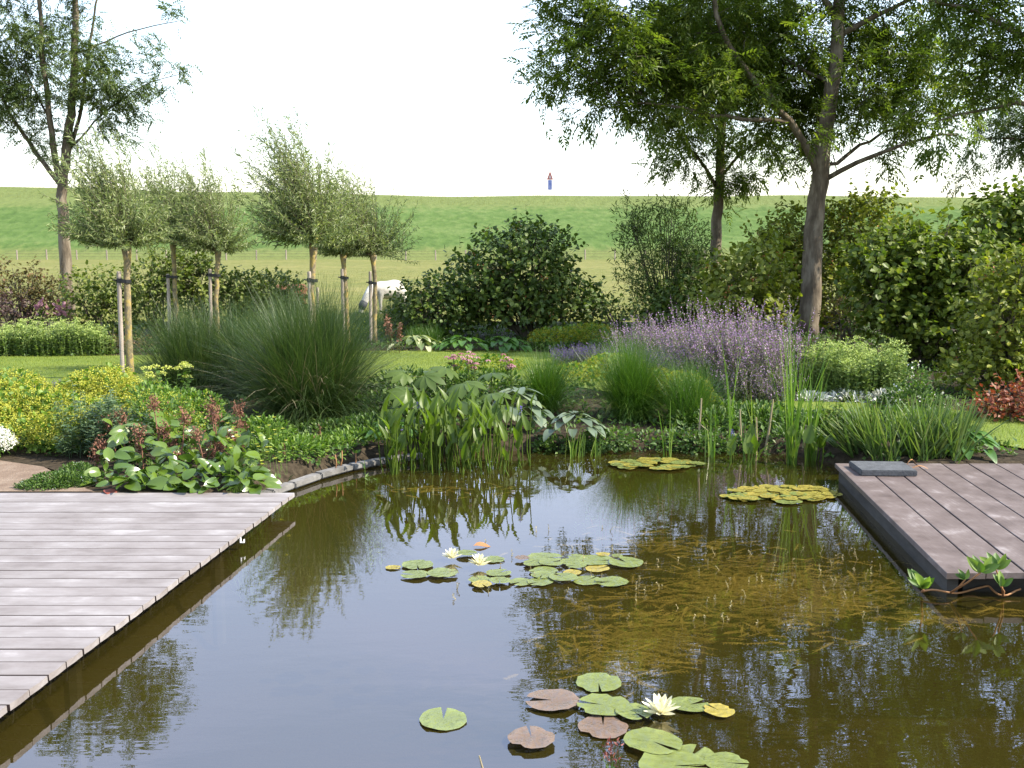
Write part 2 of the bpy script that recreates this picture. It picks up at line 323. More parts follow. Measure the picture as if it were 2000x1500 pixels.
M['plank'] = woodmat('weathered_plank', [(.30, (.125, .105, .098)), (.44, (.185, .162, .155)), (.56, (.228, .205, .2)), (.68, (.33, .308, .305))], 'x', .6, .06)
M['plank_r'] = woodmat('weathered_board', [(.32, (.055, .039, .034)), (.45, (.10, .074, .066)), (.56, (.135, .105, .096)), (.68, (.26, .225, .218))], 'y', .55, .05)
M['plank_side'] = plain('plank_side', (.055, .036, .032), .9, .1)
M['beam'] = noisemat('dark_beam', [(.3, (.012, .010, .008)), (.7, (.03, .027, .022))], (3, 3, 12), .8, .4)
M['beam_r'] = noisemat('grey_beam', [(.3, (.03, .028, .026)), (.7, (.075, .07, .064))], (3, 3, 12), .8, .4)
M['slab'] = noisemat('blue_stone', [(.3, (.05, .052, .056)), (.7, (.10, .103, .11))], (25, 25, 25), .7, .5, 3)
M['edge'] = noisemat('edging_stone', [(.3, (.08, .075, .07)), (.7, (.22, .21, .20))], (9, 9, 9), .85, .5, 3, per_obj=.2)
M['soil'] = noisemat('dark_soil', [(.3, (.020, .015, .010)), (.7, (.055, .042, .028))], (6, 6, 6), .95, .8, 4, coord='World', dist=.03)
M['path'] = noisemat('sandy_path', [(.3, (.12, .08, .055)), (.5, (.17, .12, .085)), (.7, (.23, .175, .13))], (5, 5, 5), .95, .6, 10, coord='World', dist=.02)
M['bed'] = noisemat('pond_bed', [(.3, (.15, .12, .03)), (.55, (.22, .18, .045)), (.75, (.28, .23, .07))], (1.3, 1.3, 1.3), .95, 0, coord='World')
M['lawn'] = noisemat('lawn', [(.3, (.09, .135, .016)), (.55, (.13, .175, .022)), (.75, (.17, .21, .035))], (1.2, 1.2, 1.2), .9, .9, 40, coord='World', dist=.03)
M['stone_white'] = plain('white_paint', (.8, .8, .78), .5)
print('lib ok')

# ------------------------------------------------------------------ setting: ground with the pond hollow, lawn, meadow, dike, water
POND = np.array([(-2.3, -3), (-2.25, 7.3), (-1.88, 7.55), (-1.66, 8.25), (-1.40, 8.68), (-1.08, 9.0), (-.4, 9.4), (.3, 9.5), (1.2, 9.5),
                 (1.9, 9.45), (2.45, 9.3), (2.72, 8.8), (3.1, 8.5), (3.1, 6.2), (8, 6.2), (8, -3)], float)
def polydist(X, Y, poly):                 # signed distance, positive outside
    d = np.full(X.shape, 1e9); ins = np.zeros(X.shape, bool); n = len(poly)
    for i in range(n):
        (x0, y0), (x1, y1) = poly[i], poly[(i+1) % n]
        ex, ey = x1-x0, y1-y0
        t = np.clip(((X-x0)*ex+(Y-y0)*ey)/(ex*ex+ey*ey), 0, 1)
        d = np.minimum(d, np.hypot(X-x0-t*ex, Y-y0-t*ey))
        c = ((y0 > Y) != (y1 > Y)) & (X < ex*(Y-y0)/((ey if ey else 1e-9))+x0); ins ^= c
    return np.where(ins, -d, d)
LAWN = np.array([(-16, 13.1), (-6.5, 13.2), (-4.2, 13.6), (-2, 13.4), (-.5, 13.4), (.8, 13.2), (1.6, 12.0), (2.2, 11.1), (3.2, 10.4), (4.1, 9.6), (4.5, 8.9), (6, 8.7), (12, 8.7),
                 (12, 10.3), (6.4, 10.3), (5.2, 10.9), (4.0, 11.7), (2.7, 12.0), (1.9, 13.4), (1.3, 15.3), (1.0, 17.2), (.2, 17.9), (-2, 17.9), (-5, 17.3), (-7.5, 16.9), (-16, 17.1)], float)
def gz(x, y):
    x = np.asarray(x, float); y = np.asarray(y, float)
    d = polydist(x, y, POND)
    out = np.full(x.shape, .12)
    out = np.where((x < -1.3) & (y < 7.36), -.04, out)
    out = np.where((x > 2.6) & (y < 8.42) & (y > 5), -.06, out)
    t = np.clip((d+.30)/.55, 0, 1); t = t*t*(3-2*t)
    z = -.75+(out+.75)*t
    far = np.clip((y-17)/6, 0, 1)
    return z+far*.06
def grid(name, xs, ys, zf, mat, smooth=True, kind='structure', label=None):
    X, Y = np.meshgrid(xs, ys); Z = zf(X, Y); nx, ny = len(xs), len(ys)
    g = Geo(); idx = np.arange(nx*ny).reshape(ny, nx)
    q = np.stack([idx[:-1, :-1], idx[:-1, 1:], idx[1:, 1:], idx[1:, :-1]], -1).reshape(-1, 4)
    g.add(np.stack([X, Y, Z], -1), None, q)
    o = part(g, name, mat, None, smooth); tag(o, label, None, None, kind); return o
# soil above, mud below the water line
m, t, o_ = nodes('garden_soil')
g_ = t.nodes.new('ShaderNodeNewGeometry'); sp = t.nodes.new('ShaderNodeSeparateXYZ'); t.links.new(g_.outputs['Position'], sp.inputs[0])
nz = t.nodes.new('ShaderNodeTexNoise'); nz.inputs['Scale'].default_value = 1.1; nz.inputs['Detail'].default_value = 6; t.links.new(g_.outputs['Position'], nz.inputs['Vector'])
nz2 = t.nodes.new('ShaderNodeTexNoise'); nz2.inputs['Scale'].default_value = 22; nz2.inputs['Detail'].default_value = 4; t.links.new(g_.outputs['Position'], nz2.inputs['Vector'])
r1 = rampnode(t, [(.3, (.010, .008, .002)), (.55, (.014, .011, .003)), (.75, (.02, .016, .004))]); t.links.new(nz.outputs['Fac'], r1.inputs[0])
r2 = rampnode(t, [(.3, (.018, .014, .009)), (.7, (.06, .046, .03))]); t.links.new(nz2.outputs['Fac'], r2.inputs[0])
mr = t.nodes.new('ShaderNodeMapRange'); mr.inputs[1].default_value = -.08; mr.inputs[2].default_value = .0; t.links.new(sp.outputs[2], mr.inputs[0])
mx = t.nodes.new('ShaderNodeMix'); mx.data_type = 'RGBA'; t.links.new(mr.outputs[0], mx.inputs[0]); t.links.new(r1.outputs[0], mx.inputs[6]); t.links.new(r2.outputs[0], mx.inputs[7])
pb = t.nodes.new('ShaderNodeBsdfPrincipled'); pb.inputs['Roughness'].default_value = .95; pb.inputs['Specular IOR Level'].default_value = .1
bp = t.nodes.new('ShaderNodeBump'); bp.inputs['Strength'].default_value = .6; bp.inputs['Distance'].default_value = .03; t.links.new(nz2.outputs['Fac'], bp.inputs['Height']); t.links.new(bp.outputs[0], pb.inputs['Normal'])
t.links.new(mx.outputs[2], pb.inputs['Base Color']); t.links.new(pb.outputs[0], o_.inputs[0]); M['garden'] = m
xs = np.concatenate([np.arange(-18, -4, 1.), np.arange(-4, 8.2, .1), np.arange(8.5, 18.1, 1.)])
ys = np.concatenate([np.arange(-4, 11, .1), np.arange(11, 24.6, .5)])
grid('ground', xs, ys, gz, M['garden'])
# lawn sheet with its blades
def polysheet(name, poly, z, mat, kind='structure'):
    import bmesh
    bm = bmesh.new(); bm.faces.new([bm.verts.new((x, y, z)) for x, y in poly]); bmesh.ops.triangulate(bm, faces=bm.faces[:])
    me = bpy.data.meshes.new(name); bm.to_mesh(me); bm.free(); me.materials.append(mat); me.shade_flat()
    o = link(name, me); o['kind'] = kind; return o
polysheet('lawn', LAWN, .138, M['lawn'])
n = 150000; px_, py_ = U(-9, 9, n), U(8.7, 18, n); k = polydist(px_, py_, LAWN) < .03; px_, py_ = px_[k], py_[k]; n = len(px_)
g = Geo(); g.blades(np.stack([px_, py_, np.full(n, .136)], -1), U(0, 6.28, n), U(0, .7, n), U(.018, .042, n), .007, U(0, .8, n), seg=1)
tag(part(g, 'lawn_grass', M['lawnblade']), 'short mown grass on the garden lawn', 'grass', kind='stuff')
# sandy path corner behind the deck
polysheet('path', [(-9, 7.385), (-3.0, 7.385), (-3.12, 7.5), (-3.05, 7.62), (-3.3, 7.75), (-3.5, 7.95), (-3.75, 8.25), (-4.3, 8.55), (-9, 8.7)], .128, M['path'])
# meadow and dike
def grassmat(name, stops, big, small, extra):
    m, t, o = nodes(name); g = t.nodes.new('ShaderNodeNewGeometry')
    def noise(sc, det):
        mp = t.nodes.new('ShaderNodeMapping'); mp.inputs['Scale'].default_value = sc; t.links.new(g.outputs['Position'], mp.inputs[0])
        n = t.nodes.new('ShaderNodeTexNoise'); n.inputs['Scale'].default_value = 1; n.inputs['Detail'].default_value = det; t.links.new(mp.outputs[0], n.inputs['Vector']); return n
    a, b = noise(big, 4), noise(small, 5)
    s = t.nodes.new('ShaderNodeMath'); s.operation = 'MULTIPLY_ADD'; s.inputs[1].default_value = .55; t.links.new(b.outputs['Fac'], s.inputs[0])
    s2 = t.nodes.new('ShaderNodeMath'); s2.operation = 'MULTIPLY'; s2.inputs[1].default_value = .45; t.links.new(a.outputs['Fac'], s2.inputs[0]); t.links.new(s2.outputs[0], s.inputs[2])
    fac = s.outputs[0]
    r = rampnode(t, stops); t.links.new(fac, r.inputs[0]); col = r.outputs[0]
    sp = t.nodes.new('ShaderNodeSeparateXYZ'); t.links.new(g.outputs['Position'], sp.inputs[0])
    for axis, lo, hi, c, amt in extra:                        # dry strips along the slope's foot and crest
        mr = t.nodes.new('ShaderNodeMapRange'); mr.interpolation_type = 'SMOOTHSTEP'; mr.inputs[1].default_value = lo; mr.inputs[2].default_value = hi; mr.inputs[4].default_value = amt
        ad = t.nodes.new('ShaderNodeMath'); ad.operation = 'MULTIPLY_ADD'; ad.inputs[1].default_value = (hi-lo)*1.5; t.links.new(b.outputs['Fac'], ad.inputs[0])
        t.links.new(sp.outputs[axis], ad.inputs[2]); t.links.new(ad.outputs[0], mr.inputs[0])
        mx = t.nodes.new('ShaderNodeMix'); mx.data_type = 'RGBA'; t.links.new(mr.outputs[0], mx.inputs[0]); t.links.new(col, mx.inputs[6]); mx.inputs[7].default_value = (*c, 1); col = mx.outputs[2]
    p = t.nodes.new('ShaderNodeBsdfPrincipled'); p.inputs['Roughness'].default_value = .95; p.inputs['Specular IOR Level'].default_value = .1
    bp = t.nodes.new('ShaderNodeBump'); bp.inputs['Strength'].default_value = 1; bp.inputs['Distance'].default_value = .25; t.links.new(b.outputs['Fac'], bp.inputs['Height']); t.links.new(bp.outputs[0], p.inputs['Normal'])
    t.links.new(col, p.inputs['Base Color']); t.links.new(p.outputs[0], o.inputs[0]); return m
M['meadow'] = grassmat('meadow', [(.3, (.10, .115, .030)), (.48, (.135, .14, .04)), (.65, (.18, .165, .058))], (.09, .16, .1), (1.1, .8, 1), [])
M['dike'] = grassmat('dike', [(.36, (.052, .092, .022)), (.5, (.072, .118, .030)), (.62, (.098, .14, .042))], (.05, .25, .35), (.9, .6, 1.2),
                     [(2, 8.1, 9.6, (.13, .15, .05), .7), (2, 1.7, .5, (.125, .14, .045), .8)])
DF, DC, DW = 122.0, 158.0, 12.0
def fieldz(X, Y):
    z = np.where(Y < 24.2, -1.6, .16+.55*np.clip((Y-28)/95, 0, 1))
    d = np.abs(Y-26.0); z = np.where((d < .9) & (Y > 24.2), z-.55*(1-(d/.9)**2), z)
    return z+np.where(Y > 30, .05*np.sin(X*.21+Y*.13)*np.sin(Y*.3), 0)
ysm = np.concatenate([[-900, -200, -30], np.arange(20, 24.3, 1.4), np.arange(24.3, 29, .15), np.arange(29, 60, 1.), np.arange(60, DF+4, 2.)])
grid('meadow', np.concatenate([[-900, -300], np.arange(-120, 121, 2.), [300, 900]]), ysm, fieldz, M['meadow'])
def dikez(X, Y):
    s = np.clip((Y-DF)/(DC-DF), 0, 1); top = 9.7+.017*np.maximum(0, -X)+.12*np.sin(X*.06)+.05*np.sin(X*.31+1)
    z = .5+(top-.5)*(1-(1-s)**1.06)
    back = np.clip((Y-DC-DW)/40, 0, 1); z = z-back*(top-.2)
    return z+.09*np.sin(X*.17+Y*.5)*np.sin(Y*.23)*s
ysd = np.concatenate([np.arange(DF, DC+DW, 1.), [DC+DW, DC+DW+40, 900]])
grid('dike', np.concatenate([[-900, -500, -300], np.arange(-160, 161, 1.6), [300, 500, 900]]), ysd, dikez, M['dike'])
# water: surface reflection over tinted transparency, mud bed and weed show through
m, t, o_ = nodes('pond_water')
fr = t.nodes.new('ShaderNodeFresnel'); fr.inputs['IOR'].default_value = 2.7
gl = t.nodes.new('ShaderNodeBsdfGlossy'); gl.inputs['Roughness'].default_value = .0; gl.inputs['Color'].default_value = (.97, .93, 1, 1)
tr0 = t.nodes.new('ShaderNodeBsdfTransparent'); tr0.inputs[0].default_value = (.88, .82, .6, 1)
df = t.nodes.new('ShaderNodeBsdfDiffuse'); df.inputs[0].default_value = (.095, .078, .013, 1)     # silt held in the murky water
tr = t.nodes.new('ShaderNodeMixShader'); tr.inputs[0].default_value = .2; t.links.new(tr0.outputs[0], tr.inputs[1]); t.links.new(df.outputs[0], tr.inputs[2])
gp = t.nodes.new('ShaderNodeNewGeometry'); mp = t.nodes.new('ShaderNodeMapping'); mp.inputs['Scale'].default_value = (2.2, 5.5, 1); t.links.new(gp.outputs['Position'], mp.inputs[0])
n1 = t.nodes.new('ShaderNodeTexNoise'); n1.inputs['Scale'].default_value = 1.6; n1.inputs['Detail'].default_value = 3; n1.inputs['Roughness'].default_value = .45; t.links.new(mp.outputs[0], n1.inputs['Vector'])
bp = t.nodes.new('ShaderNodeBump'); bp.inputs['Strength'].default_value = .5; bp.inputs['Distance'].default_value = .0016; t.links.new(n1.outputs['Fac'], bp.inputs['Height'])
for nn in (fr, gl): t.links.new(bp.outputs[0], nn.inputs['Normal'])
io = t.nodes.new('ShaderNodeMix'); io.data_type = 'FLOAT'; io.inputs[2].default_value = 2.7; io.inputs[3].default_value = 1/2.7     # same share of reflection from above and below
t.links.new(gp.outputs['Backfacing'], io.inputs[0]); t.links.new(io.outputs[0], fr.inputs['IOR'])
ms = t.nodes.new('ShaderNodeMixShader'); t.links.new(fr.outputs[0], ms.inputs[0]); t.links.new(tr.outputs[0], ms.inputs[1]); t.links.new(gl.outputs[0], ms.inputs[2]); t.links.new(ms.outputs[0], o_.inputs[0])
M['water'] = m
polysheet('pond_water', [(-3.2, -3), (8, -3), (8, 9.75), (-3.2, 9.75)], 0.0, M['water'])
polysheet('ditch_water', [(-60, 25.2), (60, 25.2), (60, 26.8), (-60, 26.8)], -.13, M['water'])

# ------------------------------------------------------------------ left deck
EDGE = .1036
def xe(y): return -1.563+(y-7.38)*EDGE
DZ = .12
deck = thing('wooden_deck', 'pale grey weathered plank deck beside the pond, running out of the frame', 'deck', (-5, 4, 0))
def plank_mesh(y0, y1, x0, x1a, x1b, th=.028, cup=.003):
    """plank along x; section cupped; right end cut from (x1a at y0) to (x1b at y1)"""
    g = Geo(); sec = [(0, 0), (0, .93), (.014, 1.0), (.5, 1-cup/th), (.986, 1.0), (1, .93), (1, 0), (.5, -.08)]
    V = []
    for e in range(2):
        for u, v in sec:
            y = y0+(y1-y0)*u; V.append((x0 if e == 0 else x1a+(x1b-x1a)*u-(.0015 if v > .9 else 0), y, (v-1)*th))
    k = len(sec); Q = [(i, (i+1) % k, k+(i+1) % k, k+i) for i in range(k)]
    T = [(0, i+1, i) for i in range(1, k-1)]+[(k, k+i, k+i+1) for i in range(1, k-1)]
    g.add(V, T, Q); return g
y = 7.38; i = 0
while y > .4:
    ya, yb = y-.131, y; off = U(-.003, .003)
    segs = [(-9.2, None)] if i not in (7, 8, 19) else [(-9.2, [-3.72, -3.6, -2.9][[7, 8, 19].index(i)]), ([-3.72, -3.6, -2.9][[7, 8, 19].index(i)]+.004, None)]
    for x0, x1 in segs:
        g = plank_mesh(-.0655, .0655, x0+2, (xe(ya)+off if x1 is None else x1)+2, (xe(yb)+off if x1 is None else x1)+2)
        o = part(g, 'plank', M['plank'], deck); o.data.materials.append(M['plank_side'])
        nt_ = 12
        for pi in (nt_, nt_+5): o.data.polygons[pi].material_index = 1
        o.location = (-2, (ya+yb)/2, DZ+U(-.001, .001)); o.rotation_euler = (U(-.005, .005), U(-.0004, .0004), 0)
    y -= .142; i += 1
def edge_beam(parent, name, xoff, wd, z0, z1, ya, yb, mat, xf=xe):
    g = Geo(); V = []
    for yy in (ya, yb):
        x = xf(yy)+xoff; V += [(x-wd, yy, z0), (x, yy, z0), (x, yy, z1), (x-wd, yy, z1)]
    g.add(V, None, [(0, 1, 5, 4), (1, 2, 6, 5), (2, 3, 7, 6), (3, 0, 4, 7), (3, 2, 1, 0), (4, 5, 6, 7)])
    return part(g, name, mat, parent)
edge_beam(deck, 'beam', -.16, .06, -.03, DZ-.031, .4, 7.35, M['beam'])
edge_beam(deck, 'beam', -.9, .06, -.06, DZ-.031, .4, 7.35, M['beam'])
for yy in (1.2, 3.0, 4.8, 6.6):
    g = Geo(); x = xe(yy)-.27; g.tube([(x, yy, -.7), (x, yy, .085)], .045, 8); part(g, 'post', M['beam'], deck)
b = at(470, 1052, .07); g = Geo(); bx_ = xe(b[1])-.01
g.box((bx_-.010, b[1]-.012, .045), (bx_-.005, b[1]+.012, .09)); g.box((bx_-.005, b[1]-.012, .045), (bx_+.016, b[1]+.012, .049)); g.box((bx_+.012, b[1]-.012, .0493), (bx_+.016, b[1]+.012, .064))
tag(part(g, 'bracket', M['stone_white'], deck), 'small white metal bracket under the deck edge')

# ------------------------------------------------------------------ right deck, stone slab
DR = .14
def xr(y): return 2.319+(y-5.43)*.0997
deck_r = thing('wooden_jetty', 'brown grey boardwalk of wide boards beside the iris clump', 'deck', (4, 7, 0))
for i in range(20):
    g = Geo(); x0 = i*.216; x1 = x0+.207; ov = U(-.008, .008)
    sec = [(0, 0), (0, .88), (.015, 1.), (.5, .99), (.985, 1.), (1, .88), (1, 0), (.5, 0)]; V = []
    for yy in (5.43+ov, 8.32+U(-.01, .01)):
        for u, v in sec: V.append((xr(yy)+x0+(x1-x0)*u, yy, DR+(v-1)*.032))
    k = 8; Q = [(a, (a+1) % k, k+(a+1) % k, k+a) for a in range(k)]
    T = [(0, a+1, a) for a in range(1, k-1)]+[(k, k+a, k+a+1) for a in range(1, k-1)]
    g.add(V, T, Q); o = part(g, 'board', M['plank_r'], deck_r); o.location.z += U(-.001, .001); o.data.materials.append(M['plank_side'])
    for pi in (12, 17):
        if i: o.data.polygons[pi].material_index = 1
edge_beam(deck_r, 'beam', .09, .06, -.05, DR-.034, 5.5, 8.3, M['beam_r'], xr)
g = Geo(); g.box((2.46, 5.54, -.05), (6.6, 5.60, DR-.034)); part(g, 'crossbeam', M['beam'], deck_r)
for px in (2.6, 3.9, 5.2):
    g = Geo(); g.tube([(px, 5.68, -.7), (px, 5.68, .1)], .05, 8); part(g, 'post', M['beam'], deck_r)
import bmesh
def bevel_box(name, size, mat, bev=.006):
    bm = bmesh.new(); bmesh.ops.create_cube(bm, size=1); bmesh.ops.scale(bm, vec=size, verts=bm.verts)
    bmesh.ops.bevel(bm, geom=bm.edges[:], offset=bev, segments=2, affect='EDGES'); me = bpy.data.meshes.new(name); bm.to_mesh(me); bm.free(); me.materials.append(mat); return me
c = (at(1666, 902, .18)+at(1788, 917, .18))/2
o = link('stone_slab', bevel_box('stone_slab', (.42, .36, .045), M['slab']), None, (c[0]-.02, c[1]-.03, DR+.0235)); o.rotation_euler.z = -.05
tag(o, 'flat blue grey stone slab lying on the boardwalk corner', 'slab')

# pond edging stones along the curved bank by the left deck
ed = thing('pond_edging', 'curved row of pale grey edging stones at the pond bank', 'edging', (-1.5, 8.4, .05))
C = np.array([(-1.93, 7.45), (-1.80, 7.78), (-1.62, 8.25), (-1.38, 8.66), (-1.08, 8.97), (-.7, 9.2)])
cl = np.concatenate([[0], np.cumsum(np.linalg.norm(np.diff(C, axis=0), axis=1))])
def along(s): return np.array([np.interp(s, cl, C[:, 0]), np.interp(s, cl, C[:, 1])])
s0 = 0
while s0 < cl[-1]-.1:
    L = U(.28, .42); a, b = along(s0), along(min(s0+L, cl[-1])); mid = (a+b)/2; d = b-a
    o = link('stone', bevel_box('stone', (np.linalg.norm(d)-.012, .09, .05), M['edge'], .010), ed)
    o.matrix_basis = Matrix.Translation((mid[0]+1.5, mid[1]-8.4, -.012+U(-.004, .004))) @ Matrix.Rotation(math.atan2(d[1], d[0]), 4, 'Z')
    s0 += L

# ------------------------------------------------------------------ trees
class Skel:
    """branch skeleton: limbs given by hand, twigs grown from them towards leaf-bearing tips"""
    def __init__(s): s.P, s.par, s.r, s.pl = [], [], [], []
    def node(s, p, par, r):
        s.P.append(np.array(p, float)); s.par.append(par); s.r.append(r)
        s.pl.append(0 if par < 0 else s.pl[par]+np.linalg.norm(s.P[-1]-s.P[par])); return len(s.P)-1
    def limb(s, pts, r0, r1, root=False, step=.3):
        pts = np.array(pts, float); seg = np.linalg.norm(np.diff(pts, axis=0), axis=1); cl = np.concatenate([[0], np.cumsum(seg)])
        k = max(2, int(cl[-1]/step)+1); ss = np.linspace(0, cl[-1], k)
        Q = np.stack([np.interp(ss, cl, pts[:, j]) for j in range(3)], -1)
        for _ in range(2): Q[1:-1] = (Q[:-2]+2*Q[1:-1]+Q[2:])/4
        if root: par = -1; st = 0
        else:
            A = np.array(s.P); par = int(np.argmin(np.linalg.norm(A-Q[0], axis=1))); st = 1
        for i in range(st, k):
            par = s.node(Q[i]+(RNG.normal(size=3)*.015 if 0 < i else 0), par, r0+(r1-r0)*i/(k-1))
    def grow(s, tips, minh, step=.3, up=.12, pen=.15):
        nl = len(s.P); A = np.array(s.P); d0 = np.min(np.linalg.norm(tips[:, None]-A[None], axis=2), axis=1)
        cap = len(s.P)+len(tips)*40; buf = np.zeros((cap, 3)); buf[:nl] = A; pl = np.zeros(cap); pl[:nl] = s.pl; ok = np.ones(cap, bool)
        ok[:nl] = A[:, 2] > minh
        ends = []
        for ti in np.argsort(d0):
            t = tips[ti]; n = len(s.P); dd = np.linalg.norm(buf[:n]-t, axis=1)
            cost = dd+pen*pl[:n]+np.where(ok[:n], 0, 99)+np.maximum(0, buf[:n, 2]-t[2])*.25
            p = int(np.argmin(cost)); a = buf[p].copy(); L = dd[p]; k = max(2, int(L/step))
            ctrl = (a+t)/2+np.array([0, 0, up*L])+RNG.normal(size=3)*.07*L
            for i in range(1, k+1):
                u = i/k; q = a*(1-u)**2+2*ctrl*u*(1-u)+t*u*u+(RNG.normal(size=3)*.02 if i < k else 0)
                p = s.node(q, p, 0); buf[len(s.P)-1] = q; pl[len(s.P)-1] = s.pl[-1]
            ends.append(p)
        n = len(s.P); acc = np.zeros(n); r = np.array(s.r)
        for i in range(n-1, -1, -1):
            if r[i] == 0: r[i] = max(acc[i], .004**2.3)**(1/2.3)
            if s.par[i] >= 0: acc[s.par[i]] += r[i]**2.3
        for i in range(n):
            if s.par[i] >= 0 and i >= nl: r[i] = min(r[i], r[s.par[i]]*.8 if s.par[i] < nl else r[s.par[i]])
        s.r = list(r); s.nl = nl; return ends
    def mesh_tubes(s, gbig, gsmall, lim=.035):
        n = len(s.P); ch = [[] for _ in range(n)]
        for i in range(n):
            if s.par[i] >= 0: ch[s.par[i]].append(i)
        done = set(); starts = [i for i in range(n) if s.par[i] < 0]
        stack = [(i, None) for i in starts]
        while stack:
            i, pa = stack.pop(); chain = [pa] if pa is not None else []; c = i
            while True:
                chain.append(c)
                if not ch[c]: break
                nx = max(ch[c], key=lambda j: s.r[j]+(1 if j < s.nl else 0))
                for j in ch[c]:
                    if j != nx: stack.append((j, c))
                c = nx
            if len(chain) < 2: continue
            pts = np.array([s.P[j] for j in chain]); rr = np.array([s.r[j] for j in chain])
            if pa is not None: rr[0] = rr[1]
            big = rr.max() > lim
            (gbig if big else gsmall).tube(pts, rr, 10 if rr.max() > .1 else 6 if big else 3, cap=big)
def ellipsoid_pts(lobes, dens, shell=.45):
    out = []
    for c, r in lobes:
        n = max(3, int(dens*r[0]*r[1]*r[2])); d = randdir(n); q = U(0, 1, n)**shell
        out.append(np.array(c)+d*q[:, None]*np.array(r))
    return np.vstack(out)
def ash_leaves(g, P, D, n, Ls=(.2, .3), pairs=4, lw=.032, droop=.5):
    """pinnate leaves: each a rachis with leaflet pairs and an end leaflet"""
    m = len(P)*n; Pb = np.repeat(P, n, 0)+RNG.normal(size=(m, 3))*.10; Db = unit(np.repeat(D, n, 0)*.6+randdir(m)*.9+np.array([0, 0, -droop*.5]))
    N = unit(np.array([0, 0, 1.])+randdir(m)*.5); Y = unit(np.cross(N, Db)); L = U(*Ls, m); rn = np.clip(RNG.normal(.42, .2, m), 0, 1)
    for i in range(pairs):
        u = (i+.8)/(pairs+.6); B = Pb+Db*(u*L)[:, None]+np.array([0, 0, -1.])*(droop*.35*u*u*L)[:, None]
        for sgn in (-1, 1):
            dd = unit(Db*.65+Y*sgn*.8+np.array([0, 0, -.25])+randdir(m)*.12)
            g.place(RH, B, dd, N+randdir(m)*.3, L*U(.38, .48, m), L*.145, np.clip(rn+U(-.1, .1, m), 0, 1))
    B = Pb+Db*L[:, None]+np.array([0, 0, -1.])*(droop*.35*L)[:, None]
    g.place(RH, B, unit(Db+np.array([0, 0, -.4])), N, L*.42, L*.15, rn)
def broad_tree(name, label, group, base, limbs, lobes, dens, nleaf, mat, minh, trunk_r, bark='bark', Ls=(.2, .3), cut=None, thin=None):
    tr_ = thing(name, label, 'tree', base, group)
    s = Skel()
    for i, (pts, r0, r1) in enumerate(limbs): s.limb(pts, r0, r1, i == 0)
    tips = ellipsoid_pts(lobes, dens)
    if cut is not None: tips = tips[[not cut(p) for p in tips]]
    ends = s.grow(tips, minh)
    gb, gs, gl_ = Geo(), Geo(), Geo(); s.mesh_tubes(gb, gs)
    tk = part(gb, 'trunk', M[bark], tr_, True); part(gs, 'twigs', M['bark_dark'], tr_, kind='stuff')
    A = np.array(s.P); par = np.array(s.par); r = np.array(s.r)
    twig = np.array([i for i in range(s.nl, len(A)) if r[i] < .011])
    if thin: twig = twig[RNG.random(len(twig)) < thin]
    D = unit(A[twig]-A[par[twig]])
    ash_leaves(gl_, A[twig], D, nleaf, Ls)
    cr = part(gl_, 'crown', M[mat], tr_); return tr_
YA = 21.0
def a3(px, py, Y, dz=0): p = atY(px, py, Y); return (p[0], p[1], p[2]+dz)
def flare(pts): return pts
# main ash
base = at(1580, 655, .17); YA = base[1]
limbs = [([a3(1580, 662, YA), a3(1582, 560, YA), a3(1590, 440, YA), a3(1600, 350, YA), a3(1612, 260, YA), a3(1626, 160, YA), a3(1636, 70, YA), a3(1640, 0, YA+.1), a3(1650, -180, YA+.2), a3(1650, -420, YA+.2)], .215, .05),
         ([a3(1598, 345, YA), a3(1575, 280, YA-.1), a3(1540, 235, YA-.3), a3(1490, 170, YA-.5), a3(1430, 110, YA-.7), a3(1400, 30, YA-.8), a3(1385, -60, YA-.9), a3(1350, -250, YA-1)], .085, .025),
         ([a3(1535, 235, YA-.3), a3(1480, 235, YA-.5), a3(1400, 225, YA-.8), a3(1310, 205, YA-1), a3(1200, 200, YA-1.2)], .05, .015),
         ([a3(1612, 345, YA), a3(1690, 310, YA-.3), a3(1760, 282, YA-.6), a3(1820, 262, YA-.8), a3(1870, 262, YA-.9)], .06, .02),
         ([a3(1612, 335, YA), a3(1660, 295, YA+.3), a3(1720, 262, YA+.6), a3(1800, 225, YA+.9)], .045, .015),
         ([a3(1636, 70, YA), a3(1690, 40, YA), a3(1760, 10, YA+.2), a3(1850, -60, YA+.3)], .07, .02),
         ([a3(1637, 50, YA), a3(1600, -20, YA+.2), a3(1560, -150, YA+.4), a3(1520, -300, YA+.4)], .07, .02),
         ([a3(1625, 165, YA), a3(1540, 120, YA+.9), a3(1470, 60, YA+1.4)], .04, .015)]
def L_(px, py, Y, rx, rz, ry): return (np.array(a3(px, py, Y)), (rx, ry, rz))
